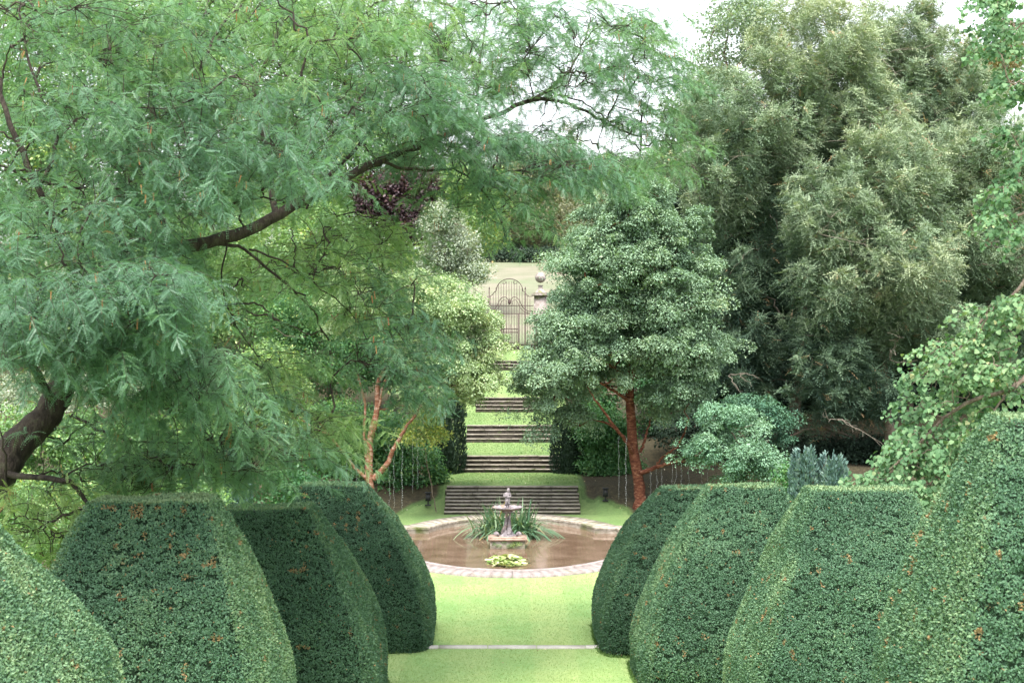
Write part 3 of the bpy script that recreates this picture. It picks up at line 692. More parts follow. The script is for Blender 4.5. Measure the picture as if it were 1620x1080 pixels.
topiary(1177, 30.6, ztop(778, 29.5), [(.70, 0), (1.22, .86), (1.73, 1.9), (2.07, 2.9), (2.15, 3.35), (2.10, 3.8)], 'second topiary on the right, standing below the small blue green acer', 2400, 4, .060, tmean=.36, side=.20)
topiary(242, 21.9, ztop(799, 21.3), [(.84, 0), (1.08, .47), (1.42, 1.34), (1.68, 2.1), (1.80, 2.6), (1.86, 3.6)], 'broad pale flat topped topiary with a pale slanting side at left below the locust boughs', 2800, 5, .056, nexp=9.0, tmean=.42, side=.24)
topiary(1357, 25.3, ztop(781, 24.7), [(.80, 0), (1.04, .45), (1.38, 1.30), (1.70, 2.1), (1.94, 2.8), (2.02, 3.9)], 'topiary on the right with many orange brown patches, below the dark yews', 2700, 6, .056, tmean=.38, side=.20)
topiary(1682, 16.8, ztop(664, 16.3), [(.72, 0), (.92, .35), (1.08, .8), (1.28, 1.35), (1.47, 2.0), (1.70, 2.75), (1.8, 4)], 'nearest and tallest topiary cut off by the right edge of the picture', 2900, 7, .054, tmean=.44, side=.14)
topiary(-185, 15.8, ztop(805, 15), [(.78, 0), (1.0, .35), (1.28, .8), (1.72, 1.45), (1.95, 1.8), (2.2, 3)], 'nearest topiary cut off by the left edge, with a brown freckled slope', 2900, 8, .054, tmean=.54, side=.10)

# ------------------------------------------------------------------ trees
def curve(pts, n=24, wob=0.0, seed=0):
    """smooth path through control points (Catmull-Rom)"""
    pts = np.asarray(pts, float)
    if len(pts) == 2: pts = np.array([pts[0], (pts[0] + pts[1]) / 2, pts[1]])
    p = np.concatenate([[2 * pts[0] - pts[1]], pts, [2 * pts[-1] - pts[-2]]]); m = len(pts) - 1
    out = []
    for s in np.linspace(0, m - 1e-6, n):
        i = int(s); t = s - i; a, b, c, d = p[i:i + 4]
        out.append(.5 * ((2 * b) + (-a + c) * t + (2 * a - 5 * b + 4 * c - d) * t * t + (-a + 3 * b - 3 * c + d) * t ** 3))
    out = np.array(out)
    if wob:
        g = np.random.default_rng(seed); w_ = g.normal(size=out.shape) * wob; w_[0] = 0; out += w_
    return out
def limb(mb, pts, r0, r1, n=20, sides=8, wob=.0, seed=0):
    c = curve(pts, n, wob, seed); t = np.linspace(0, 1, n); mb.tube(c, r0 + (r1 - r0) * t ** .8, sides, .15); return c
def twigs_to(mb, nodes, targets, r0, r1, g, bend=.25, n=7, sides=5, grow=True):
    """join every target to the nearest node with a bent twig; new twigs become nodes too"""
    nodes = list(nodes)
    for t_ in targets:
        A = np.array(nodes); d = np.linalg.norm(A - t_, axis=1) + .6 * np.maximum(0, A[:, 2] - t_[2]) ; a = A[int(np.argmin(d))]
        L = np.linalg.norm(t_ - a)
        if L < .05: continue
        mid = (a + t_) / 2 + g.normal(size=3) * L * bend * .5 + np.array([0, 0, L * bend * .5])
        c = curve([a, mid, t_], n, L * .035, int(g.integers(1e6))); mb.tube(c, np.linspace(min(r0, r1 + L * .02), r1, n), sides)
        if grow: nodes += list(c[2::2])
    return nodes

# --- the big locust at left: traced limbs, then sprays of feathery leaves filling the pixel regions at real depths
def locust():
    g = np.random.default_rng(77)
    KS = 1.75
    def P(a_, b_, D_): return globals()['P'](a_, b_, D_ * KS)
    base = np.array([-11.4, 23.2, float(gz(23.2)) - .2])
    r = thing('honey_locust_tree', base, 'big leaning tree with feathery leaves and dark mossy limbs filling the left half', 'tree')
    wood = MB(); nodes = []
    def L_(pts, r0, r1, n=22, sides=9, w_=.015):
        c = limb(wood, [P(*p) for p in pts], r0 * KS * .66, r1 * KS * .65, n, sides, w_, int(g.integers(1e6))); nodes.extend(c); return c
    tr = MB(); c = curve([base, base + [.5, .1, 1.8], P(-40, 790, 13.4), P(20, 712, 13.6), P(78, 650, 13.8), P(112, 580, 14)], 30, .01, 1)
    tr.tube(c, np.interp(np.linspace(0, 1, 30), [0, .3, 1], [.44, .30, .20]), 14, .12); tr.build('trunk', M['bark_dark'], r, smooth=True); nodes.extend(c[18:])
    L_([(112, 580, 14), (150, 500, 14.2), (205, 440, 14.3), (262, 403, 14.4), (350, 378, 14.6), (437, 342, 14.9), (525, 290, 15.3), (600, 255, 15.8)], .14, .065, 34)
    L_([(600, 255, 15.8), (660, 232, 16.2), (740, 200, 16.8), (800, 175, 17.2), (850, 157, 17.6), (900, 165, 18), (942, 185, 18.2), (968, 200, 18.4), (1010, 215, 18.8)], .06, .016, 30)
    L_([(835, 160, 17.4), (870, 140, 17.8), (905, 105, 18.3), (925, 60, 18.8), (935, 30, 19)], .034, .012)
    L_([(890, 118, 18.1), (930, 112, 18.3), (985, 103, 18.6), (1020, 92, 18.8)], .022, .008)
    L_([(860, 145, 17.8), (905, 155, 18), (935, 170, 18.1), (955, 190, 18.2), (948, 225, 18.4), (950, 260, 18.5)], .018, .006)
    L_([(760, 195, 17), (755, 130, 17.6), (765, 60, 18), (770, 0, 18.4)], .026, .012)
    L_([(600, 255, 15.8), (650, 268, 16), (700, 268, 16.1), (725, 270, 16.2), (760, 300, 16.2), (785, 335, 16.3), (800, 380, 16.3)], .03, .008)
    L_([(725, 270, 16.2), (724, 310, 16.2), (726, 350, 16.2)], .008, .004)
    L_([(262, 403, 14.4), (255, 330, 14.8), (240, 210, 15.4), (246, 110, 15.8), (280, 30, 16.2), (290, -40, 16.4)], .07, .035)
    L_([(240, 210, 15.4), (300, 140, 15.6), (350, 45, 16), (400, -10, 16.4)], .035, .018)
    L_([(437, 342, 14.9), (420, 230, 15.8), (400, 150, 16.2), (432, 75, 16.3), (452, 0, 16.6), (455, -50, 16.6)], .05, .032)
    L_([(420, 230, 15.8), (370, 190, 15.5), (415, 182, 15.4), (480, 190, 15.2), (520, 205, 15.1)], .026, .015)
    L_([(340, 385, 14.6), (390, 395, 14.7), (430, 430, 14.9), (470, 465, 15.2), (500, 500, 15.6), (520, 540, 15.8)], .028, .012)
    L_([(395, 395, 14.7), (450, 415, 15), (500, 450, 15.6), (560, 500, 16), (590, 560, 16.2)], .018, .008)
    L_([(360, 385, 14.6), (350, 450, 14.6), (375, 520, 14.8), (405, 560, 15), (428, 600, 15), (440, 640, 15)], .014, .007)
    L_([(205, 440, 14.3), (260, 470, 14), (300, 480, 13.9), (350, 482, 14), (400, 480, 14), (428, 492, 14)], .03, .012)
    L_([(-10, 745, 13.5), (40, 753, 13.2), (90, 757, 13), (115, 765, 13), (133, 790, 13), (140, 800, 12.9), (110, 812, 12.8), (75, 825, 12.8)], .05, .016)
    L_([(75, 825, 12.8), (68, 840, 12.8), (90, 850, 12.8)], .012, .006); L_([(75, 825, 12.8), (30, 815, 12.8), (0, 800, 12.8)], .010, .005)
    L_([(85, 640, 13.8), (40, 560, 13.2), (0, 480, 13), (-60, 420, 13)], .07, .04)
    L_([(150, 500, 14.2), (110, 400, 13.6), (60, 300, 13.4), (10, 180, 13.4), (-20, 60, 13.6)], .06, .03)
    L_([(60, 300, 13.4), (90, 220, 13.6), (50, 110, 14), (30, 20, 14.2)], .03, .015)
    L_([(437, 342, 14.9), (560, 240, 16.5), (620, 150, 17.5), (640, 60, 18), (650, -20, 18)], .035, .02)
    L_([(120, 660, 13.6), (180, 690, 13.4), (250, 700, 13.4), (330, 700, 13.6)], .022, .008)
    # regions: centre px, radii px, depth range, sprays, tone (0 blue green .. 1 yellow green)
    REG = [(120, 80, 210, 110, 13, 17, 130, .45), (400, 80, 230, 110, 14, 18, 150, .6), (640, 70, 100, 80, 15.5, 19, 60, .68), (560, 20, 160, 60, 16, 20, 60, .72),
           (320, 205, 220, 75, 12.5, 14.8, 120, .32), (320, 280, 190, 50, 12.2, 14.2, 85, .28), (120, 250, 180, 110, 12.5, 15, 110, .40), (590, 160, 130, 60, 13.8, 16, 80, .34),
           (700, 200, 110, 50, 15, 17, 48, .36), (800, 255, 120, 42, 15.5, 17, 62, .30), (640, 215, 150, 45, 16.0, 17.5, 46, .34), (870, 275, 60, 32, 16, 17, 24, .30),
           (1010, 225, 60, 55, 17.5, 19.5, 34, .62), (1000, 160, 45, 45, 18, 19.5, 14, .6), (960, 270, 60, 42, 17, 18.5, 22, .66), (885, 200, 100, 30, 17.5, 19, 22, .45), (970, 130, 70, 40, 17.5, 19, 14, .5), (920, 60, 110, 60, 17.5, 20, 56, .55), (770, 70, 100, 85, 17, 20, 62, .62), (850, 120, 120, 45, 17, 19, 30, .6), (1000, 60, 60, 50, 18, 20, 12, .6), (1045, 110, 32, 28, 18, 20, 9, .5),
           (100, 400, 170, 90, 11.8, 14, 110, .34), (130, 500, 160, 75, 11.2, 13, 120, .30), (210, 455, 90, 45, 11, 12.4, 45, .36), (60, 540, 130, 70, 11, 13, 60, .30), (230, 590, 150, 60, 12, 14, 90, .38), (320, 650, 120, 50, 12.5, 14.5, 60, .42),
           (130, 690, 90, 30, 13, 14.5, 14, .5), (400, 715, 100, 34, 13.4, 14.8, 36, .52), (300, 735, 120, 34, 13.4, 15, 45, .62), (190, 760, 100, 30, 13.4, 14.5, 34, .6),
           (570, 365, 60, 30, 15.5, 18, 26, .85), (550, 410, 80, 55, 15.5, 18, 44, .75), (470, 400, 100, 70, 15, 18, 38, .74), (400, 470, 70, 50, 14.5, 17, 16, .6), (600, 470, 70, 70, 15, 17, 26, .62), (605, 550, 58, 70, 14.6, 16.5, 34, .42), (630, 610, 32, 40, 14.8, 16, 18, .4),
           (540, 470, 60, 50, 15, 17, 12, .5), (440, 590, 34, 55, 14.5, 15.5, 16, .72), (490, 680, 48, 40, 14.5, 15.4, 22, .85), (370, 570, 50, 40, 14, 15.5, 8, .62),
           (790, 345, 34, 50, 16, 16.8, 18, .6), (720, 310, 60, 40, 16, 17, 14, .6), (770, 300, 60, 30, 16, 17, 12, .5), (50, 810, 90, 45, 12.6, 13.6, 24, .82), (40, 860, 80, 22, 12.6, 13.4, 12, .8), (480, 300, 70, 40, 15.6, 18, 26, .75), (300, 370, 90, 50, 15.8, 17.5, 40, .7), (250, 420, 70, 40, 13.4, 14.2, 14, .4), (160, 350, 120, 90, 15, 17, 50, .6)]
    tips = []; tones = []; 
    for (cx, cy0, rx, ry, d0, d1, n, tone) in REG:
        n = int(n * (1.5 if cy0 > 150 else 1.75 if cx < 700 else 2.3)); a = g.uniform(0, 2 * pi, n); q = np.sqrt(g.random(n))
        for k in range(n):
            tips.append(P(cx + rx * q[k] * cos(a[k]), cy0 + ry * q[k] * sin(a[k]), g.uniform(d0, d1))); tones.append(tone + g.normal() * .07)
    # out-of-frame part of the crown, for other viewpoints
    for k in range(110):
        tips.append(P(g.uniform(-350, -20), g.uniform(-150, 700), g.uniform(12, 16))); tones.append(.45)
    tips = np.array(tips); tones = np.array(tones)
    order = np.argsort(np.min(np.linalg.norm(tips[:, None] - np.array(nodes)[None], axis=2), axis=1))
    tips = tips[order]; tones = tones[order]
    # boughs: thin branches to sampled tips first so that sprays hang off a network
    tw = MB(); sel = g.permutation(len(tips))[:520]
    nn2 = twigs_to(tw, nodes, tips[np.sort(sel)], .024, .007, g, .3, 9, 5)
    NA = np.array(nn2); main = np.array(nodes)
    crown = MB(); pods = MB()
    for tip, tone in zip(tips, tones):
        d = np.linalg.norm(NA - tip, axis=1); a = NA[int(np.argmin(d))]
        away = tip - main[int(np.argmin(np.linalg.norm(main - tip, axis=1)))]
        h = np.array([away[0], away[1], 0]) + g.normal(size=3) * [.35, .35, 0] + np.array([.15, -.1, 0]); h = h / (np.linalg.norm(h) + 1e-6)
        L = g.uniform(.6, 1.4); n = 9
        ctrl = [tip, tip + h * L * .5 + [0, 0, .03], tip + h * L * .95 + [0, 0, -.22 * L - .05]]
        c = curve(ctrl, n)
        if np.min(d) > .12: tw.tube(curve([a, (a + tip) / 2 + [0, 0, .06], tip], 6, .012, int(g.integers(1e6))), np.linspace(.008, .004, 6), 4)
        tw.tube(c, np.linspace(.005, .002, n), 4)
        K = 32; tt = g.random(K) ** .8 * (n - 1); i0 = np.clip(tt.astype(int), 0, n - 2); f = (tt - i0)[:, None]
        pos = c[i0] * (1 - f) + c[i0 + 1] * f; tg = nrm(c[i0 + 1] - c[i0])
        sd_ = nrm(np.cross(tg, [0, 0, 1])) * np.where(np.arange(K) % 2, 1, -1)[:, None]
        dirs = nrm(tg * .55 + sd_ * .9 + g.normal(size=(K, 3)) * .48 + np.array([0, 0, -.15]))
        up = nrm(np.array([0, 0, 1.0]) + g.normal(size=(K, 3)) * .28)
        fr, fq = FR[int(g.integers(4))]
        tn = tone + g.normal(0, .05, K); tn = np.clip(tn, 0, .9)
        if g.random() < .03: tn[:3] = .97
        tn = np.clip(tn - .12 * (noise(tip, .45, 8) > .5), 0, .97)
        place(crown, fr, fq, pos, dirs, up, g.uniform(.13, .23, K), tn)
        if g.random() < .07:
            m = 3; place(pods, [(-.08, 0, 0), (.08, 0, 0), (.10, 1, .05), (-.06, 1, .05)], LEAFQ, c[3] + g.normal(size=(m, 3)) * .06, np.array([0, 0, -1.]) + g.normal(size=(m, 3)) * .15, g.normal(size=(m, 3)), g.uniform(.09, .15, m), g.random(m))
    wood.build('limbs', M['bark_dark'], r, smooth=True); tw.build('twigs', M['bark_dark'], r)
    crown.build('crown', M['locust'], r); pods.build('pods', M['locust_pod'], r)
locust()

# --- puffy maples
def puffy(name, label, base, trunk, limbs_, ELL, n_lobes, D, Dr, leafmat, barkmat, seed, lobe=.62, leaf=.085, per=260, tone=.45, tr_r=(.2, .08), cat='tree', group=None, flat=.95, droop=.35):
    g = np.random.default_rng(seed); k_ = DM(D) / D; D = DM(D); Dr *= k_; lobe *= k_; leaf *= k_; tr_r = [x * k_ for x in tr_r]
    r = thing(name, base, label, cat, group)
    tr = MB(); c = curve([base] + [PM(p) for p in trunk], 26, .012, seed); tr.tube(c, np.interp(np.linspace(0, 1, 26), [0, .08, 1], [tr_r[0] * 1.35, tr_r[0], tr_r[1]]), 12, .14); nodes = list(c[8:])
    tr.build('trunk', barkmat, r, smooth=True)
    wd = MB()
    for L_, a, b in limbs_:
        cc = limb(wd, [PM(p) for p in L_], a * k_, b * k_, 16, 8, .02, int(g.integers(1e6))); nodes += list(cc)
    ar = np.array([e[2] * e[3] for e in ELL], float); ar /= ar.sum(); cen = []
    for k in range(n_lobes):
        e = ELL[g.choice(len(ELL), p=ar)]; u = nrm(g.normal(size=3)); 
        if g.random() < .62: u[1] = -abs(u[1])
        q = g.uniform(.72, 1.0) if g.random() < .8 else g.uniform(.2, .7)
        px, py = e[0] + e[2] * u[0] * q, e[1] - e[3] * u[2] * q
        cen.append(P(px, py, D + (e[4] if len(e) > 4 else 0) + Dr * u[1] * q))
    cen = np.array(cen)
    twigs_to(wd, nodes, cen[g.permutation(len(cen))] - [0, 0, lobe * .15], .05, .012, g, .2, 7, 6)
    cr = MB()
    for k, c0 in enumerate(cen):
        s = lobe * g.uniform(.5, 1.35); t0 = tone + g.normal() * .10
        for j in range(5):
            o_ = np.array([g.normal() * .62 * s, g.normal() * .62 * s, g.normal() * .16 * s]) if j else np.zeros(3)
            ss = s * (.8 if j == 0 else g.uniform(.38, .6))
            clump(cr, LEAF, LEAFQ, c0 + o_, (ss, ss, ss * flat), int(per * (1 if j == 0 else .5)), leaf, t0 + g.normal() * .05, .12, up=1.3, out=.8, rnd=.35, shell=.82, droop=droop, seed=int(g.integers(1e6)), lump=.35, under=.12)
    wd.build('branches', barkmat, r, smooth=True); cr.build('crown', leafmat, r)
    return r
def PM(p): return P(p[0], p[1], DM(p[2]))
def gp(px, D, dz=0): return np.array([(px - 810) / FPX * D, D, float(gz(D)) + dz])

puffy('paperbark_maple_tree', 'blue green puffy crowned tree with peeling red trunk right of the steps', gp(1014, DM(47.5)), [(1012, 775, 47.5), (1004, 720, 47.5), (997, 650, 47.5), (997, 590, 47.6), (1000, 520, 47.6), (990, 440, 47.8), (1000, 350, 48)],
      [([(1000, 715, 47.4), (985, 690, 47.0), (965, 665, 46.6), (940, 632, 46.2)], .07, .03), ([(997, 635, 47.5), (975, 620, 47.2), (950, 605, 46.8)], .07, .03), ([(996, 600, 47.5), (970, 580, 47), (930, 570, 46.6), (900, 590, 46.2)], .07, .03),
       ([(1014, 748, 47.4), (1040, 738, 47.2), (1060, 732, 47.1), (1085, 728, 47)], .08, .035), ([(1036, 740, 47.2), (1050, 722, 47.1), (1072, 708, 47)], .04, .02), ([(1013, 715, 47.5), (1022, 690, 47.6), (1030, 660, 47.8)], .05, .03),
       ([(998, 600, 47.6), (1020, 570, 47.7), (1050, 555, 47.9)], .06, .02), ([(998, 540, 47.6), (1040, 500, 47.6), (1080, 470, 47.6)], .06, .02), ([(998, 540, 47.6), (950, 500, 47.2), (920, 480, 46.6)], .06, .02), ([(998, 500, 47.6), (1010, 380, 47.8), (1040, 330, 48)], .06, .02), ([(997, 640, 47.5), (1005, 520, 47.3), (990, 420, 47)], .08, .03)],
      [(1010, 345, 100, 60), (985, 420, 110, 75), (1060, 460, 78, 90), (912, 515, 62, 50), (885, 618, 55, 66), (1000, 520, 120, 60), (1090, 580, 52, 75), (872, 592, 48, 42), (930, 450, 75, 60), (885, 655, 45, 42), (915, 560, 55, 50), (1000, 330, 85, 45), (1000, 430, 105, 130), (945, 560, 90, 100), (1060, 540, 75, 110), (850, 605, 34, 34), (1060, 640, 50, 30, 1.2)], 430, 47.6, 2.6, M['maple'], M['bark_red'], 11, tone=.45, tr_r=(.185, .08), lobe=.50, per=430, leaf=.072)

puffy('paperbark_maple_tree', 'pale green maple with many orange stems left of the steps', gp(588, DM(46.5)), [(585, 780, 46.5), (584, 735, 46.5), (586, 690, 46.6), (596, 650, 46.6), (600, 600, 46.8), (640, 540, 47)],
      [([(588, 765, 46.5), (560, 740, 46.3), (540, 710, 46.1), (505, 670, 45.8), (478, 645, 45.5)], .06, .02), ([(515, 685, 45.9), (495, 675, 45.8), (475, 660, 45.7)], .03, .015), ([(590, 757, 46.5), (612, 735, 46.4), (625, 705, 46.3), (640, 680, 46.2)], .10, .05),
       ([(582, 740, 46.5), (576, 690, 46.6), (578, 640, 46.7), (566, 590, 46.8)], .05, .03), ([(590, 690, 46.6), (600, 640, 46.5), (610, 600, 46.5)], .05, .03), ([(640, 680, 46.2), (680, 620, 46), (700, 560, 46)], .05, .02)],
      [(705, 488, 56, 40), (742, 535, 28, 30), (690, 562, 72, 54), (640, 470, 60, 50), (732, 602, 50, 34), (670, 620, 50, 30), (762, 592, 26, 24), (560, 480, 60, 60, 1), (750, 530, 40, 40)], 170, 46.8, 2.1, M['maple_pale'], M['bark_orange'], 12, tone=.55, tr_r=(.14, .06), lobe=.44, per=380, leaf=.068)
puffy('acer_bush', 'small domed bright blue green acer between the red maple trunk and the junipers', gp(1165, DM(46)), [(1162, 770, 46), (1160, 730, 46)],
      [([(1160, 760, 46), (1130, 730, 45.7), (1100, 720, 45.4)], .05, .02), ([(1160, 750, 46), (1190, 720, 45.8), (1215, 715, 45.6)], .05, .02)],
      [(1160, 700, 66, 42), (1120, 712, 38, 26), (1195, 745, 42, 26), (1150, 665, 45, 22), (1170, 735, 50, 28)], 62, 46, 1.6, M['acer'], M['bark_grey'], 13, lobe=.42, leaf=.07, per=230, tone=.55, tr_r=(.08, .05), cat='shrub')
puffy('acer_bush', 'darker acer behind the small domed one, under the yews', gp(1205, DM(49.5)), [(1205, 740, 49.5), (1205, 690, 49.5)],
      [([(1205, 720, 49.5), (1230, 690, 49.4)], .05, .02)], [(1195, 655, 50, 30), (1225, 700, 30, 36), (1170, 650, 30, 20)], 34, 49.5, 1.3, M['acer'], M['bark_grey'], 14, lobe=.45, leaf=.075, per=220, tone=.18, tr_r=(.08, .05), cat='shrub')

# --- big dark yews at right
def yew(label, base_px, D, top, ELL, Dr, seed, per_m2=34, tone=.5, dark=False, dead=0, mat_=None, name='yew_tree', spray=(.26, .55)):
    g = np.random.default_rng(seed); base = gp(base_px, D, -.1)
    r = thing(name, base, label, 'tree', 'old yews rising on the right' if name == 'yew_tree' else None)
    tr = MB(); c = curve([base, P(base_px + 6, 700, D), P(*top, D)], 24, .05, seed); tr.tube(c, np.linspace(.45, .05, 24), 10, .2); tr.build('trunk', M['bark_grey'], r, smooth=True)
    wd = MB(); cr = MB(); nodes = list(c[4:]); cens = []
    for e in ELL:
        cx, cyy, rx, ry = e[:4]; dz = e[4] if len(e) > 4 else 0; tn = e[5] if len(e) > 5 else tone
        c0 = P(cx, cyy, D + dz); rad = np.array([rx / FPX * D, Dr * .5 * (rx / 120 + .4), ry / FPX * D])
        # boughs: the big ellipsoid is broken into upright tufts
        area = 4 * pi * ((rad[0] * rad[1]) ** 1.6 / 3 + (rad[0] * rad[2]) ** 1.6 / 3 + (rad[1] * rad[2]) ** 1.6 / 3) ** (1 / 1.6)
        nt_ = max(8, int(area / .85))
        for k in range(nt_):
            u = nrm(g.normal(size=3)); 
            if g.random() < .55: u[1] = -abs(u[1])
            q = g.uniform(.75, 1.05) if g.random() < .75 else g.uniform(.2, .75)
            tc = c0 + u * rad * q; cens.append(tc)
            tl = g.uniform(.9, 1.7); n = int(per_m2 * 2.3)
            ax = nrm(u * [1, 1, .4] * .7 + np.array([0, 0, .75]))       # tuft axis: out and up
            s = g.random(n) ** .8; az = g.uniform(0, 2 * pi, n)
            p1 = nrm(np.cross(ax, [0.3, .9, .1])); p2 = np.cross(ax, p1)
            rr = .46 * (1.05 - s) ** .8 * g.uniform(.4, 1, n)
            off = p1 * (np.cos(az) * rr)[:, None] + p2 * (np.sin(az) * rr)[:, None]
            pos = tc + ax * (s * tl - tl * .4)[:, None] + off
            d = nrm(ax * .55 + nrm(off + 1e-6) * .8 + g.normal(size=(n, 3)) * .3 + np.array([0, 0, -.15])); up = nrm(np.array([0, 0, 1.]) + g.normal(size=(n, 3)) * .5)
            t = tn + (noise(tc * .25, 1, 3) - .5) * .3 + g.normal() * .07 + .27 * (s - .5) + g.normal(0, .08, n)  # tuft tips lighter, bases darker: shade gradient put into the tint
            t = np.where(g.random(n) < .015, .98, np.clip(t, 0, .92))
            ys, yq = YS[int(g.integers(4))]; place(cr, ys, yq, pos, d, up, g.uniform(*spray, n), t)
    cens = np.array(cens); sel = g.permutation(len(cens))[:max(16, len(cens) // 6)]
    twigs_to(wd, nodes, cens[sel], .11, .02, g, .18, 9, 6)
    # bare grey branches poking out under the foliage
    for k in range(dead):
        e = ELL[g.integers(len(ELL))]; a = P(e[0] + g.normal() * e[2] * .5, e[1] + e[3] * g.uniform(-.3, .9), D - Dr * .4); 
        for j in range(3):
            d = np.array([g.normal(), -.5 - g.random(), g.normal() * .5 - .1]); L = g.uniform(.7, 2.0)
            cc = curve([a, a + d * L * .5 + [0, 0, .15], a + d * L + g.normal(size=3) * .3], 8, .04, int(g.integers(1e6))); wd.tube(cc, np.linspace(.020, .005, 8), 5)
            for _ in range(3):
                b = cc[int(g.integers(3, 8))]; e2 = nrm(d + g.normal(size=3) * .9) * L * .4; wd.tube(curve([b, b + e2 * .5 + [0, 0, .04], b + e2], 5), np.linspace(.012, .004, 5), 4)
    wd.build('branches', M['deadwood'] if dead else M['bark_grey'], r); cr.build('crown', mat_ or M['yew'], r)
    return r
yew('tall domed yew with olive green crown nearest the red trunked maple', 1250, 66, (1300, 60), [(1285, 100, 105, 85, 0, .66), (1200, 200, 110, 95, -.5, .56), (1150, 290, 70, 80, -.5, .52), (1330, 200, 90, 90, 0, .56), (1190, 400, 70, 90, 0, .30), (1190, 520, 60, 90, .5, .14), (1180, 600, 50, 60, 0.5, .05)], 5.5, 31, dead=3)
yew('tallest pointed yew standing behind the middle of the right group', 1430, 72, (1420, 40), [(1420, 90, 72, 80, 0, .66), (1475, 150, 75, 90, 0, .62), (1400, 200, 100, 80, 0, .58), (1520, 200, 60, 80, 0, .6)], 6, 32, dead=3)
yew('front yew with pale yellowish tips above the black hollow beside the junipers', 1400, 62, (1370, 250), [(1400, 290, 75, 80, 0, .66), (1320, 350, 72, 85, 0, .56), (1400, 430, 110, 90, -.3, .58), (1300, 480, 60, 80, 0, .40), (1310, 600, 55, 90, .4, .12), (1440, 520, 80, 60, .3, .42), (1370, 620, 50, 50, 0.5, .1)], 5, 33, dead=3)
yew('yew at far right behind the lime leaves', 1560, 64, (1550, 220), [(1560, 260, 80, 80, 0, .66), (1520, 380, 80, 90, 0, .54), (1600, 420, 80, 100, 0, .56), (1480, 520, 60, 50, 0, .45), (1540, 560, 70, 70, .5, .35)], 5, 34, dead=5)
yew('dark needled yew closing the hollow at the back', 1330, 76, (1330, 420), [(1200, 560, 130, 150), (1350, 560, 130, 160), (1480, 600, 120, 140), (1600, 600, 120, 140), (1110, 520, 100, 140), (1250, 330, 120, 130), (1400, 330, 120, 130), (1540, 380, 120, 130), (1130, 380, 90, 100)], 6, 35, per_m2=30, mat_=M['yew_dark'], tone=.4, spray=(.5, 1.0))  # crown uses the near-black needle colour

# --- generic leafy trees and shrubs built from lumpy clumps
def leafy(name, label, cat, px, D, ELL, Dr, matn, seed, leaf=.09, lobe=.6, cover=1.0, tone=.5, bark='bark_grey', group=None, under=.6, twiggy=0, trunk_r=.12, tvar=.15):
    k_ = DM(D) / D; D = DM(D); Dr *= k_; lobe *= k_; leaf *= k_; trunk_r *= k_
    g = np.random.default_rng(seed); base = gp(px, D, -.05) if D < 95 else np.array([(px - 810) / FPX * D, D, float(np.interp(D, [95, 100, 160, 175], [5.66, 6.1, 12.9, 14.2]))])
    r = thing(name, base, label, cat, group)
    cens = []; cr = MB(); wd = MB()
    for e in ELL:
        rx, ry = e[2] / FPX * D, e[3] / FPX * D; dd = e[4] if len(e) > 4 else 0; tn = e[5] if len(e) > 5 else tone
        n = max(5, int(cover * 5.5 * (rx * ry + rx * Dr + ry * Dr) / (lobe * lobe * 3)))
        for k in range(n):
            u = nrm(g.normal(size=3))
            if g.random() < .55: u[1] = -abs(u[1])
            q = g.uniform(.7, 1.0) if g.random() < .8 else g.uniform(.2, .7)
            c0 = P(e[0] + e[2] * u[0] * q, e[1] - e[3] * u[2] * q, D + dd + Dr * u[1] * q)
            if c0[2] < base[2] + .15: c0[2] = base[2] + g.uniform(.1, .5)
            cens.append(c0); s = lobe * g.uniform(.6, 1.3)
            cnt = int(min(420, 16 * s * s / (leaf * leaf) * .5))
            clump(cr, LEAF, LEAFQ, c0, (s, s, s * .8), cnt, leaf, tn + g.normal() * .10, tvar, up=.7, out=.7, rnd=.6, shell=.45, droop=.25, seed=int(g.integers(1e6)), lump=.4, under=under)
    cens = np.array(cens); top = cens[np.argmax(cens[:, 2])]
    ct = np.array([cens[:, 0].mean(), cens[:, 1].mean(), base[2] + (top[2] - base[2]) * .75])
    tr = MB(); c = curve([base, (base + ct) / 2 + g.normal(size=3) * .1, ct], 14, .03, seed); tr.tube(c, np.linspace(trunk_r, trunk_r * .3, 14), 9, .15); tr.build('trunk', M[bark], r, smooth=True)
    sel = g.permutation(len(cens))[:max(8, min(60, len(cens) // 3))]; twigs_to(wd, list(c[3:]), cens[sel], trunk_r * .5, .012, g, .2, 7, 5)
    for k in range(twiggy):
        a = cens[g.integers(len(cens))]; d = nrm(g.normal(size=3) + [0, -.4, .5]); L = g.uniform(.8, 2.0); cc = curve([a, a + d * L * .6, a + d * L + g.normal(size=3) * .3], 6, .03, k); wd.tube(cc, np.linspace(.03, .008, 6), 4)
    wd.build('branches', M[bark], r); cr.build('crown', M[matn], r)
    return r

# left side behind the locust
leafy('shrub', 'leafy dark green shrub beside the lowest steps at left, behind the light strings', 'shrub', 655, 49, [(655, 745, 48, 48), (625, 700, 40, 40), (690, 770, 18, 24), (610, 760, 35, 35)], 1.3, 'shrub', 201, leaf=.10, lobe=.42, tone=.45)
leafy('maple_sapling', 'small yellow green leafed maple above the dark shrub left of the steps', 'shrub', 690, 47.4, [(672, 664, 30, 22), (692, 688, 18, 14), (655, 690, 20, 18)], .6, 'shrub_light', 202, leaf=.085, lobe=.28, tone=.86, trunk_r=.018)
leafy('shrub', 'feathery mid green shrub behind the orange stemmed maple', 'shrub', 540, 49.5, [(540, 700, 70, 60), (500, 740, 60, 40), (570, 740, 40, 50), (590, 700, 50, 50)], 1.5, 'shrub', 203, leaf=.07, lobe=.45, tone=.55)
leafy('shrub', 'glossy dark shrub low behind the flat topped topiaries at left', 'shrub', 440, 44, [(440, 770, 45, 32), (480, 780, 50, 28)], 1.0, 'shrub', 204, leaf=.12, lobe=.40, tone=.30)
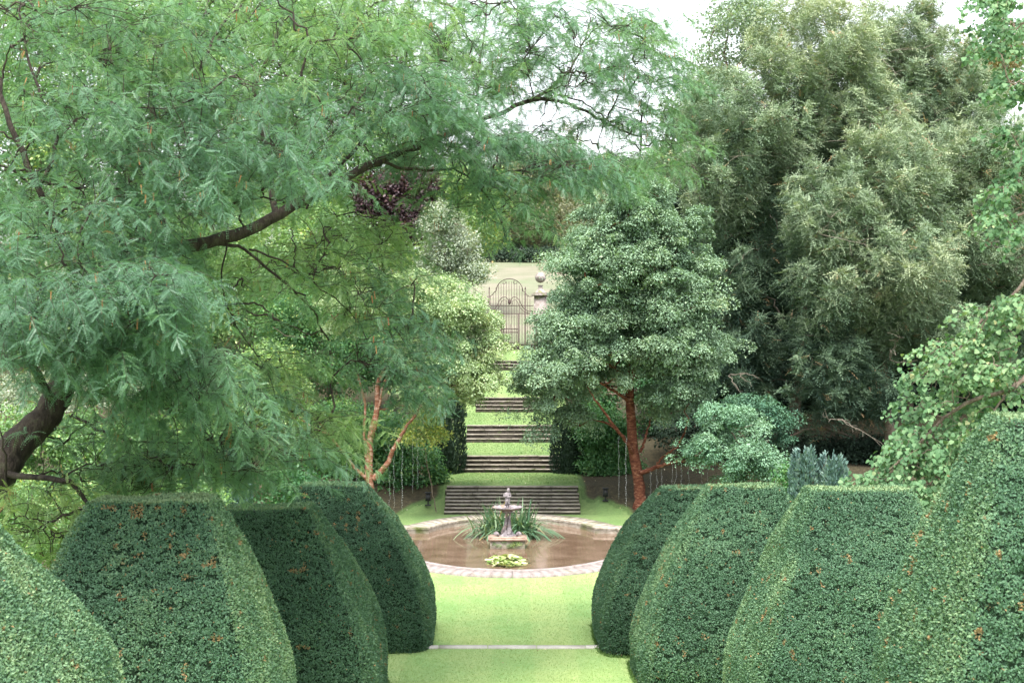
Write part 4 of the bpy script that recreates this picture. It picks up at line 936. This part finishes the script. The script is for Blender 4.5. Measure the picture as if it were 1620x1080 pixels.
leafy('shrub', 'yellow flecked light green shrub at left beyond the hanging locust spray', 'shrub', 400, 53, [(400, 650, 80, 65), (350, 700, 60, 50), (430, 600, 50, 50)], 2, 'shrub_light', 205, leaf=.10, lobe=.55, tone=.62)
leafy('tree', 'fine leaved green tree in shade behind the locust at centre left', 'tree', 520, 56, [(520, 560, 80, 80), (600, 540, 60, 70), (470, 500, 70, 60)], 2.4, 'shrub', 206, leaf=.09, lobe=.6, tone=.5, twiggy=20)
leafy('tree', 'pale green tree with loose crown behind the locust limb', 'tree', 400, 62, [(400, 480, 110, 80), (330, 420, 100, 80), (480, 400, 110, 80)], 3, 'shrub_light', 207, leaf=.12, lobe=.75, tone=.45, twiggy=15)
leafy('tree', 'tall green tree behind the upper locust crown', 'tree', 450, 70, [(460, 290, 140, 90), (530, 360, 80, 80), (330, 260, 140, 110), (430, 130, 170, 120), (600, 240, 80, 60), (560, 60, 110, 60), (380, 30, 150, 60)], 4, 'shrub_light', 208, leaf=.16, lobe=1.1, tone=.35, trunk_r=.25)
leafy('tree', 'hazy light green tree far left', 'tree', 120, 66, [(120, 330, 150, 120), (60, 500, 120, 80), (220, 420, 110, 90), (150, 130, 190, 130), (250, 520, 80, 60), (120, 20, 170, 60), (40, 210, 110, 120)], 4, 'shrub_light', 209, leaf=.16, lobe=1.1, tone=.45, trunk_r=.25)
leafy('shrub', 'pale silvery bank of shrubs at far left seen under the locust trunk', 'shrub', 150, 57, [(150, 620, 120, 30), (40, 640, 90, 40), (250, 650, 90, 50), (100, 700, 120, 50), (240, 720, 100, 50)], 2, 'silver', 210, leaf=.10, lobe=.6, tone=.6)
leafy('shrub', 'bright green low shrub at lower left behind the broad topiary', 'shrub', 60, 38, [(60, 850, 90, 35), (180, 800, 100, 40), (0, 800, 70, 50), (300, 790, 70, 30)], 1.2, 'shrub_light', 211, leaf=.08, lobe=.40, tone=.45)
leafy('shrub', 'dense green shrub mass behind the broad left topiary', 'shrub', 280, 47, [(260, 750, 110, 45), (330, 720, 60, 50)], 1.6, 'shrub', 212, leaf=.10, lobe=.5, tone=.6)
leafy('shrub', 'mixed green bank of shrubs under the low locust limb at far left', 'shrub', 120, 43, [(60, 690, 100, 45), (180, 700, 100, 45), (120, 750, 150, 40), (290, 700, 60, 45)], 1.6, 'shrub_light', 213, leaf=.10, lobe=.5, tone=.35)
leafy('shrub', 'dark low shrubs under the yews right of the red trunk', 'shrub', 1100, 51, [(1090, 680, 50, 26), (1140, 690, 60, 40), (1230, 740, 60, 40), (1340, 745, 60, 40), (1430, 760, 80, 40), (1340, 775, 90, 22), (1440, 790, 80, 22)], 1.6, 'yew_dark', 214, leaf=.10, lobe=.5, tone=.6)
# centre background
leafy('purple_beech_tree', 'dark purple leaved tree behind the locust limb', 'tree', 640, 67, [(625, 300, 52, 26), (650, 345, 34, 34), (600, 320, 34, 34), (655, 290, 34, 28)], 2, 'purple', 220, leaf=.15, lobe=.7, tone=.55, twiggy=8, cover=1.5)
leafy('silver_leaved_tree', 'silvery grey leaved tree left of the iron gate', 'tree', 715, 64, [(710, 395, 48, 42), (732, 420, 32, 22), (690, 430, 30, 26), (752, 434, 16, 10), (700, 350, 30, 26)], 2.2, 'silver', 221, leaf=.10, lobe=.50, tone=.5, twiggy=22, cover=.8)
leafy('tree', 'light green tree just behind the purple one', 'tree', 690, 84, [(690, 330, 45, 40), (640, 400, 50, 40), (720, 300, 40, 30), (770, 340, 36, 60)], 3, 'shrub_light', 222, leaf=.15, lobe=.8, tone=.55)
leafy('tree', 'grey brown half bare tree at the far edge of the meadow, above the dark hedge', 'tree', 850, 120, [(850, 340, 48, 45), (870, 290, 40, 50), (820, 320, 26, 55)], 4, 'grey_tree', 223, leaf=.16, lobe=1.0, tone=.45, twiggy=60, trunk_r=.25, cover=1.6)
leafy('tree', 'thin bare topped tree against the sky in the centre', 'tree', 890, 128, [(905, 235, 30, 36), (880, 260, 30, 40)], 3, 'grey_tree', 224, leaf=.14, lobe=.8, tone=.3, twiggy=110, cover=.35)
leafy('tree', 'distant blue green tree left of the far meadow hedge', 'tree', 790, 125, [(780, 330, 50, 60), (740, 290, 50, 50), (800, 260, 30, 40), (830, 372, 90, 30), (870, 330, 60, 40), (850, 385, 90, 16)], 4, 'poplar', 225, leaf=.2, lobe=1.2, tone=.3)
leafy('tree', 'distant tree behind the top of the puffy red trunked maple', 'tree', 980, 110, [(960, 300, 70, 50), (1050, 300, 70, 70), (930, 350, 50, 50)], 4, 'grey_tree', 226, leaf=.18, lobe=1.2, tone=.4)
leafy('meadow_hedge', 'dark clipped hedge along the far edge of the meadow', 'hedge', 850, 113, [(760, 404, 60, 9), (850, 404, 70, 9), (930, 404, 60, 9), (1010, 404, 60, 9), (680, 404, 60, 9)], 1.2, 'yew_dark', 227, leaf=.15, lobe=.45, tone=.9, cover=1.6)
leafy('tree', 'pale silvery tree against the sky left of the tall domed yew', 'tree', 1160, 92, [(1160, 50, 55, 60), (1140, 150, 45, 60), (1210, 30, 40, 45), (1110, 130, 25, 50), (1130, 230, 50, 50)], 4, 'poplar', 228, leaf=.2, lobe=1.0, tone=.6, cover=.6, twiggy=12, trunk_r=.2)
leafy('conifer_tree', 'olive conifer rising behind the left shoulder of the domed yew', 'tree', 1080, 78, [(1085, 190, 36, 55), (1070, 290, 50, 60)], 3, 'yew', 229, leaf=.16, lobe=.7, tone=.5)
leafy('tree', 'rust tinged tree behind the yews at the top right', 'tree', 1560, 82, [(1540, 95, 36, 40), (1575, 120, 40, 50), (1600, 90, 40, 40)], 3, 'rusty', 230, leaf=.16, lobe=.7, tone=.6, cover=.7)
# by the steps
leafy('clipped_bush', 'bright dark green clipped bush right of the steps with light strings on it', 'shrub', 965, 50.5, [(965, 700, 40, 48), (955, 745, 38, 40), (985, 760, 24, 32), (940, 680, 26, 40), (960, 778, 34, 18)], 1.2, 'shrub', 240, leaf=.08, lobe=.40, tone=.50, cover=1.4, tvar=.08)
leafy('shrub', 'small leafy shrub low at the right, under the bright acer', 'shrub', 1245, 45, [(1240, 765, 26, 22), (1215, 785, 26, 16)], .8, 'shrub', 241, leaf=.12, lobe=.32, tone=.5)
leafy('shrub', 'dark green shrubbery behind the red trunk', 'shrub', 1065, 53, [(1065, 655, 55, 40), (1040, 600, 60, 50), (1100, 620, 40, 60), (930, 630, 40, 40), (940, 570, 50, 45), (1050, 540, 60, 50)], 1.8, 'shrub', 242, leaf=.10, lobe=.5, tone=.22)
leafy('shrub', 'low green shrub between the upper steps and the left maple', 'shrub', 815, 60.5, [(828, 640, 16, 20), (846, 610, 18, 26)], .8, 'shrub', 243, leaf=.09, lobe=.3, tone=.35)

# dark fastigiate yews either side of the steps
def column(name, label, px, D, y_top, y_bot, hw, matn, seed, group, leaf=.09, wisp=.0, tone=.4, shape=(1.0, 1.0, .45), mh=False):
    leaf *= DM(D) / D; D = DM(D)
    g = np.random.default_rng(seed); base = gp(px, D, -.1); zt = P(px, y_top, D)[2]; zb = P(px, y_bot, D)[2]; H = zt - zb; w_ = hw / FPX * D
    r = thing(name, base, label, 'shrub', group)
    n = int(2600 * H * w_ * 2 / 1.2 / (D / 46) ** 1.5); s = g.random(n); a = g.uniform(0, 2 * pi, n)
    rr = w_ * np.interp(s, [0, .25, .6, .85, 1], [shape[2], shape[1], shape[0], .85, .55]) * (1 - .22 * g.random(n) ** 2)
    stripe = noise(np.stack([np.cos(a) * 4, np.sin(a) * 4, s * .5], 1), 1.6, seed); rr = rr * (1 + .32 * (stripe - .5))
    hh = zb + s * H * (1 - wisp * .35 * noise(np.stack([np.cos(a) * 3, np.sin(a) * 3, 0 * a], 1), 2.2, seed + 1))
    pos = np.stack([base[0] + rr * np.cos(a), D + rr * np.sin(a), hh], 1)
    d = nrm(np.stack([np.cos(a) * .45, np.sin(a) * .45, np.ones(n)], 1) + g.normal(size=(n, 3)) * .28); up = nrm(np.stack([np.cos(a), np.sin(a), .3 * np.ones(n)], 1) + g.normal(size=(n, 3)) * .5)
    mb = MB(); place(mb, [(0, 0, 0), (.22, .5, .05), (0, 1, 0), (-.22, .5, .05)], LEAFQ, pos, d, up, leaf * g.uniform(.7, 1.6, n), np.clip(tone + (stripe - .5) * .8 + g.normal(0, .1, n), 0, 1)); mb.build('foliage', M[matn], r)
    mb = MB(); mb.tube([base, base + [0, 0, (zb - base[2]) + .25 * H], [base[0], D, zb + H * .85]], [.09, w_ * .62, w_ * .3], 10); mb.build('stem', M['topiary_core'], r)
    if mh: 
        pass
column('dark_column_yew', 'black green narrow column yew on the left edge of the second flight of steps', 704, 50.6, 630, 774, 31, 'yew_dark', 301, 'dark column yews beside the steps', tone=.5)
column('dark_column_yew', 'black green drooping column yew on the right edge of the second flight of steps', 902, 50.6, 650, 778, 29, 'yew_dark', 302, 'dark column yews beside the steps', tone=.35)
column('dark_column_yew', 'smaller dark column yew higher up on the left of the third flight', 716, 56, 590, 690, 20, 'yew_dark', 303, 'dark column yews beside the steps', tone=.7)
column('juniper', 'taller left one of the two blue grey junipers behind the orange patched topiary', 1272, 42, 703, 800, 21, 'blue', 311, 'blue grey upright junipers', wisp=1, tone=.5, shape=(1, 1, .9), leaf=.10)
column('juniper', 'broader right one of the two blue grey junipers beside the black hollow', 1316, 42, 715, 800, 25, 'blue', 312, 'blue grey upright junipers', wisp=1, tone=.58, shape=(1, 1, .9), leaf=.10)
column('juniper', 'blue grey juniper behind the low left topiary, half hidden by the locust', 374, 39, 705, 815, 22, 'blue', 313, 'blue grey upright junipers', wisp=1, tone=.45, shape=(1, 1, .9), leaf=.10)

# --- lime (linden) reaching in from the right
def lime():
    g = np.random.default_rng(55); KS = 1.42; D0 = 29.2
    def P(a_, b_, D_): return globals()['P'](a_, b_, D_ * KS)
    base = np.array([13.0, D0, float(gz(D0)) - .1])
    r = thing('lime_tree', base, 'large leaved light green tree reaching in from the right edge over the topiaries', 'tree')
    tr = MB(); c = curve([base, base + [.1, 0, 4], base + [-.1, .3, 9], base + [0, .5, 16]], 24, .03, 5); tr.tube(c, np.linspace(.28, .08, 24), 12, .1); tr.build('trunk', M['bark_grey'], r, smooth=True)
    wd = MB(); nodes = []
    def L_(pts, r0, r1): 
        cc = limb(wd, [p if isinstance(p, np.ndarray) else P(*p) for p in pts], r0 * KS, r1 * KS, 18, 7, .012, int(g.integers(1e6))); nodes.extend(cc)
    L_([c[9], (1700, 520, 20), (1620, 600, 19.6), (1545, 632, 19.4), (1500, 655, 19.4), (1440, 715, 19.5), (1385, 758, 19.6), (1352, 770, 19.7)], .045, .008)
    L_([(1620, 598, 19.6), (1580, 640, 19.3), (1560, 690, 19.2)], .02, .008)
    L_([c[11], (1680, 420, 20), (1600, 470, 19.8), (1540, 520, 19.7), (1490, 590, 19.7), (1440, 590, 19.7)], .04, .008)
    L_([c[10], (1700, 600, 20.4), (1620, 660, 20.3), (1520, 720, 20.2), (1450, 790, 20.2)], .05, .012)
    L_([c[13], (1690, 280, 20.5), (1630, 330, 20.2), (1590, 350, 20.1)], .06, .012)
    L_([c[17], (1690, -30, 20.8), (1620, 40, 20.4), (1560, 15, 20.2)], .06, .01)
    L_([c[16], (1700, 60, 20.8), (1640, 110, 20.4), (1600, 130, 20.3)], .05, .01)
    tw = MB(); cr = MB()
    REG = [(1600, 45, 42, 50, 34), (1575, 12, 28, 16, 12), (1612, 130, 26, 28, 18), (1612, 240, 18, 60, 14), (1605, 340, 26, 50, 24), (1575, 330, 10, 10, 3), (1600, 490, 40, 22, 26), (1570, 535, 60, 22, 26), (1530, 560, 70, 20, 22), (1500, 590, 55, 20, 20),
           (1590, 600, 45, 50, 40), (1470, 640, 36, 22, 18), (1540, 670, 50, 34, 30), (1450, 700, 24, 26, 18), (1500, 730, 55, 46, 50), (1440, 760, 36, 28, 26), (1390, 765, 34, 13, 18), (1470, 795, 36, 18, 18), (1370, 772, 14, 7, 5), (1440, 690, 20, 16, 8)]
    tips = []
    for (cx, cy0, rx, ry, n) in REG:
        for k in range(int(n * .85)):
            a = g.uniform(0, 2 * pi); q = math.sqrt(g.random()); tips.append(P(cx + rx * q * cos(a), cy0 + ry * q * sin(a), g.uniform(18.9, 20.9)))
    for k in range(170): tips.append(P(g.uniform(1640, 2100), g.uniform(-250, 800), g.uniform(18.5, 22.5)))
    tips = np.array(tips); nn = np.array(nodes + list(c[8:])); order = np.argsort(np.min(np.linalg.norm(tips[:, None] - nn[None], axis=2), axis=1))
    NA = twigs_to(tw, list(nn), tips[order], .016, .005, g, .25, 7, 5)
    NA = np.array(NA)
    for tip in tips:
        h = nrm(np.array([-.7, -.35, -.15]) + g.normal(size=3) * [.5, .5, .2]); L = g.uniform(.35, .75)
        cc = curve([tip, tip + h * L * .5 + [0, 0, .04], tip + h * L + [0, 0, -.16]], 7); tw.tube(cc, np.linspace(.006, .002, 7), 4)
        K = 36; i = g.integers(0, 7, K); pos = cc[i] + g.normal(size=(K, 3)) * .05
        sd_ = np.cross(h, [0, 0, 1]) * np.where(np.arange(K) % 2, 1, -1)[:, None]
        d = nrm(h * .5 + sd_ * .7 + np.array([0, 0, -.75]) + g.normal(size=(K, 3)) * .25); up = nrm(np.array([0, -.45, .9]) + g.normal(size=(K, 3)) * .35)
        t = .5 + (noise(tip, .8, 5) - .5) * .6
        place(cr, BIG, BIGQ, pos, d, up, g.uniform(.05, .105, K), np.clip(t + g.normal(0, .16, K), 0, 1))
    wd.build('branches', M['bark_grey'], r, smooth=True); tw.build('twigs', M['bark_grey'], r); cr.build('crown', M['linden'], r)
lime()

# ------------------------------------------------------------------ gate, pier, lights
def gate():
    D = 95; cx = P(806, 545, D)[0]; z0 = 5.68; u = 1 / FPX * D
    r = thing('iron_gate', (cx, D, z0), 'tall ornate wrought iron gate with arched scroll top at the head of the steps', 'gate')
    def X(px): return (px - 810) * u
    def Z(py): return float(P(810, py, D)[2])
    def bar(mb, pts, rd=.014): mb.tube([(X(a), D, Z(b)) for a, b in pts], rd * 1.25, 5)
    # side screens with railings rising to the arch
    mb = MB()
    for px in np.arange(772, 842, 4.15):
        e = abs(px - 806); top = 441 + (4 if e < 16 else 0) + max(0, (e - 8)) ** 1.35 * .42 if e < 22 else 462 + (e - 22) * .9
        bar(mb, [(px, 545), (px, top)])
    for py in (483.5, 496): bar(mb, [(769, py), (844, py)], .02)
    mb.build('railings', M['iron'], r)
    mb = MB()
    th = np.linspace(pi, 0, 15)
    bar(mb, [(806 + 21 * cos(t), 460 - 19 * sin(t)) for t in th], .022)
    for s in (-1, 1):
        bar(mb, [(806 + s * 21, 460), (806 + s * 24, 462), (806 + s * 27, 466), (806 + s * 31, 469), (806 + s * 36, 469)], .02)
        bar(mb, [(806 + s * (2 + 0), 480), (806 + s * 2, 474), (806 + s * 6, 469.5), (806 + s * 11, 470), (806 + s * 16, 475), (806 + s * 19, 482), (806 + s * 23, 488), (806 + s * 29, 492), (806 + s * 36, 492)], .02)
        bar(mb, [(806 + s * 5, 482), (806 + s * 5, 476), (806 + s * 9, 473.5), (806 + s * 13, 478), (806 + s * 17, 487), (806 + s * 23, 493), (806 + s * 32, 496)], .014)
        sp = [(806 + s * (8 + (4.2 - .55 * k) * cos(k * .9)), 446 + (4.2 - .55 * k) * sin(k * .9)) for k in range(7)]; bar(mb, sp, .012)
    mb.build('scrollwork', M['iron'], r)
    mb = MB(); mb.lathe([(.001, 0), (.06, .06), (.09, .14), (.05, .24), (.02, .34), (.001, .42)], (cx, D - .03, Z(482)), 8); mb.build('finial', M['iron'], r)
    for px in (774, 831):
        mb = MB(); bar(mb, [(px, 545), (px, 458)], .028); mb.lathe([(.001, 0), (.05, .05), (.03, .12), (.001, .2)], (X(px), D, Z(458)), 8); mb.build('post', M['iron'], r)
    dr = MB()
    for px in (793.5, 820): bar(dr, [(px, 544), (px, 496)], .03)
    for py in (520, 525.5, 542): bar(dr, [(793, py), (820, py)], .022)
    for px in np.arange(796, 819, 2.9): bar(dr, [(px, 543), (px, 512 if int(px) % 2 else 520)], .011)
    d_ = dr.build('gate_leaf', M['iron'], r)
    mb = MB(); mb.box((X(796), D - .04, Z(520)), (.16, .06, .14)); mb.build('lock', M['iron'], d_)
gate()
def pier():
    D = 95.5; c = P(855, 439, D); cx = c[0]; zg = 5.65; zc = float(P(855, 462, D)[2])
    r = thing('gate_pier', (cx, D, zg), 'stone gate pier topped by a round ball finial right of the iron gate', 'pier')
    mb = MB(); mb.box((cx, D, (zg + zc) / 2 - .12), (.80, .80, zc - zg - .24)); mb.build('shaft', M['stone'], r)
    mb = MB(); mb.box((cx, D, zc - .18), (1.1, 1.1, .12)); mb.box((cx, D, zc - .07), (.92, .92, .10)); mb.lathe([(.34, 0), (.25, .10), (.15, .22), (.12, .36), (.18, .46)], (cx, D, zc - .02), 16); mb.build('cap', M['stone'], r)
    mb = MB(); mb.lathe([(max(.001, sin(a)) * .34, -cos(a) * .34) for a in np.linspace(0, pi, 13)], (cx, D, float(c[2])), 20); mb.build('ball', M['stone'], r, smooth=True)
pier()

def light_string(px, D, y0, y1, label, grp, big=1.0):
    D = DM(D); big *= 1.2
    g = np.random.default_rng(int(px)); a = P(px, y0, D); b = P(px, y1, D); b[2] = max(b[2], float(gz(D)) + .05)
    r = thing('hanging_light_string', b, label, 'light string', grp)
    n = 12; t = np.linspace(0, 1, n)[:, None]; c = a + (b - a) * t + g.normal(size=(n, 3)) * [.02, .02, 0]
    mb = MB(); mb.tube(c, .002, 4); mb.build('wire', M['bead'], r)
    mb = MB()
    for k in range(int((a[2] - b[2]) / .085)):
        s = k / ((a[2] - b[2]) / .085); p = a + (b - a) * s + g.normal(size=3) * [.018, .018, .01]; rd = .006 * big * g.uniform(.6, 1.3)
        mb.lathe([(.001, -rd), (rd * .9, -rd * .4), (rd * .9, rd * .4), (.001, rd)], p, 6)
    mb.build('beads', M['bead'], r)
GR = 'strings of white beads hanging from the trees'
for px, y0, y1, lb, bg_ in [(616, 700, 806, 'thin bead string, first of those left of the steps counting from the maple stems', .8), (623, 715, 806, 'thin bead string, second left of the steps counting from the maple stems', .8), (636, 700, 808, 'thick bright bead string hanging in front of the left dark shrub', 1.7),
                            (653, 690, 780, 'faint bead string just right of the bright one on the left shrub', .8), (661, 700, 770, 'faint short bead string at the right side of the left shrub', .8),
                            (548, 715, 768, 'faint bead string left of the orange stems above the dark topiary', .8), (556, 715, 768, 'bead string touching the lowest branch of the orange stemmed maple', .9), (564, 725, 768, 'short bead string close left of the orange trunk', .9)]:
    light_string(px, 46.4, y0, y1, lb, GR, bg_)
for px, y0, y1, lb, bg_ in [(979, 690, 790, 'thin bead string on the clipped bush right of the steps', .8), (990, 690, 803, 'thick bright bead string just left of the red maple trunk', 1.5), (1029, 745, 800, 'bead string nearest the right side of the red trunk', .8), (1039, 742, 800, 'second thin bead string right of the red trunk', .8),
                            (1047, 742, 800, 'third thin bead string right of the red trunk', .8), (1064, 736, 800, 'left one of the close pair of bead strings below the red branch', .8), (1069, 736, 800, 'right one of the close pair of bead strings below the red branch', .8), (1078, 732, 800, 'bright bead string hanging from the tip of the low red branch', 1.4),
                            (1089, 735, 800, 'faint bead string left of the bright acer', .8), (1110, 745, 800, 'faint bead string under the left side of the bright acer', .8), (1120, 745, 800, 'bead string farthest right, under the bright acer', .9)]:
    light_string(px, 46.6, y0, y1, lb, GR, bg_)
def lantern(px, D, label):
    D = DM(D); b = gp(px, D, .02); r = thing('garden_floodlight', b, label, 'floodlight', 'small black floodlights at the foot of the shrubs')
    mb = MB(); mb.box(b + [0, 0, .10], (.05, .05, .2)); mb.box(b + [0, 0, .02], (.22, .16, .04)); mb.build('stake', M['black'], r)
    mb = MB(); mb.box(b + [0, -.02, .34], (.20, .16, .30), taper=.8); mb.box(b + [0, -.05, .50], (.24, .22, .03)); mb.build('lamp_housing', M['black'], r)
lantern(677, 47.6, 'black floodlight below the dark shrub left of the steps')
lantern(958, 47.8, 'black floodlight below the clipped bush right of the steps')
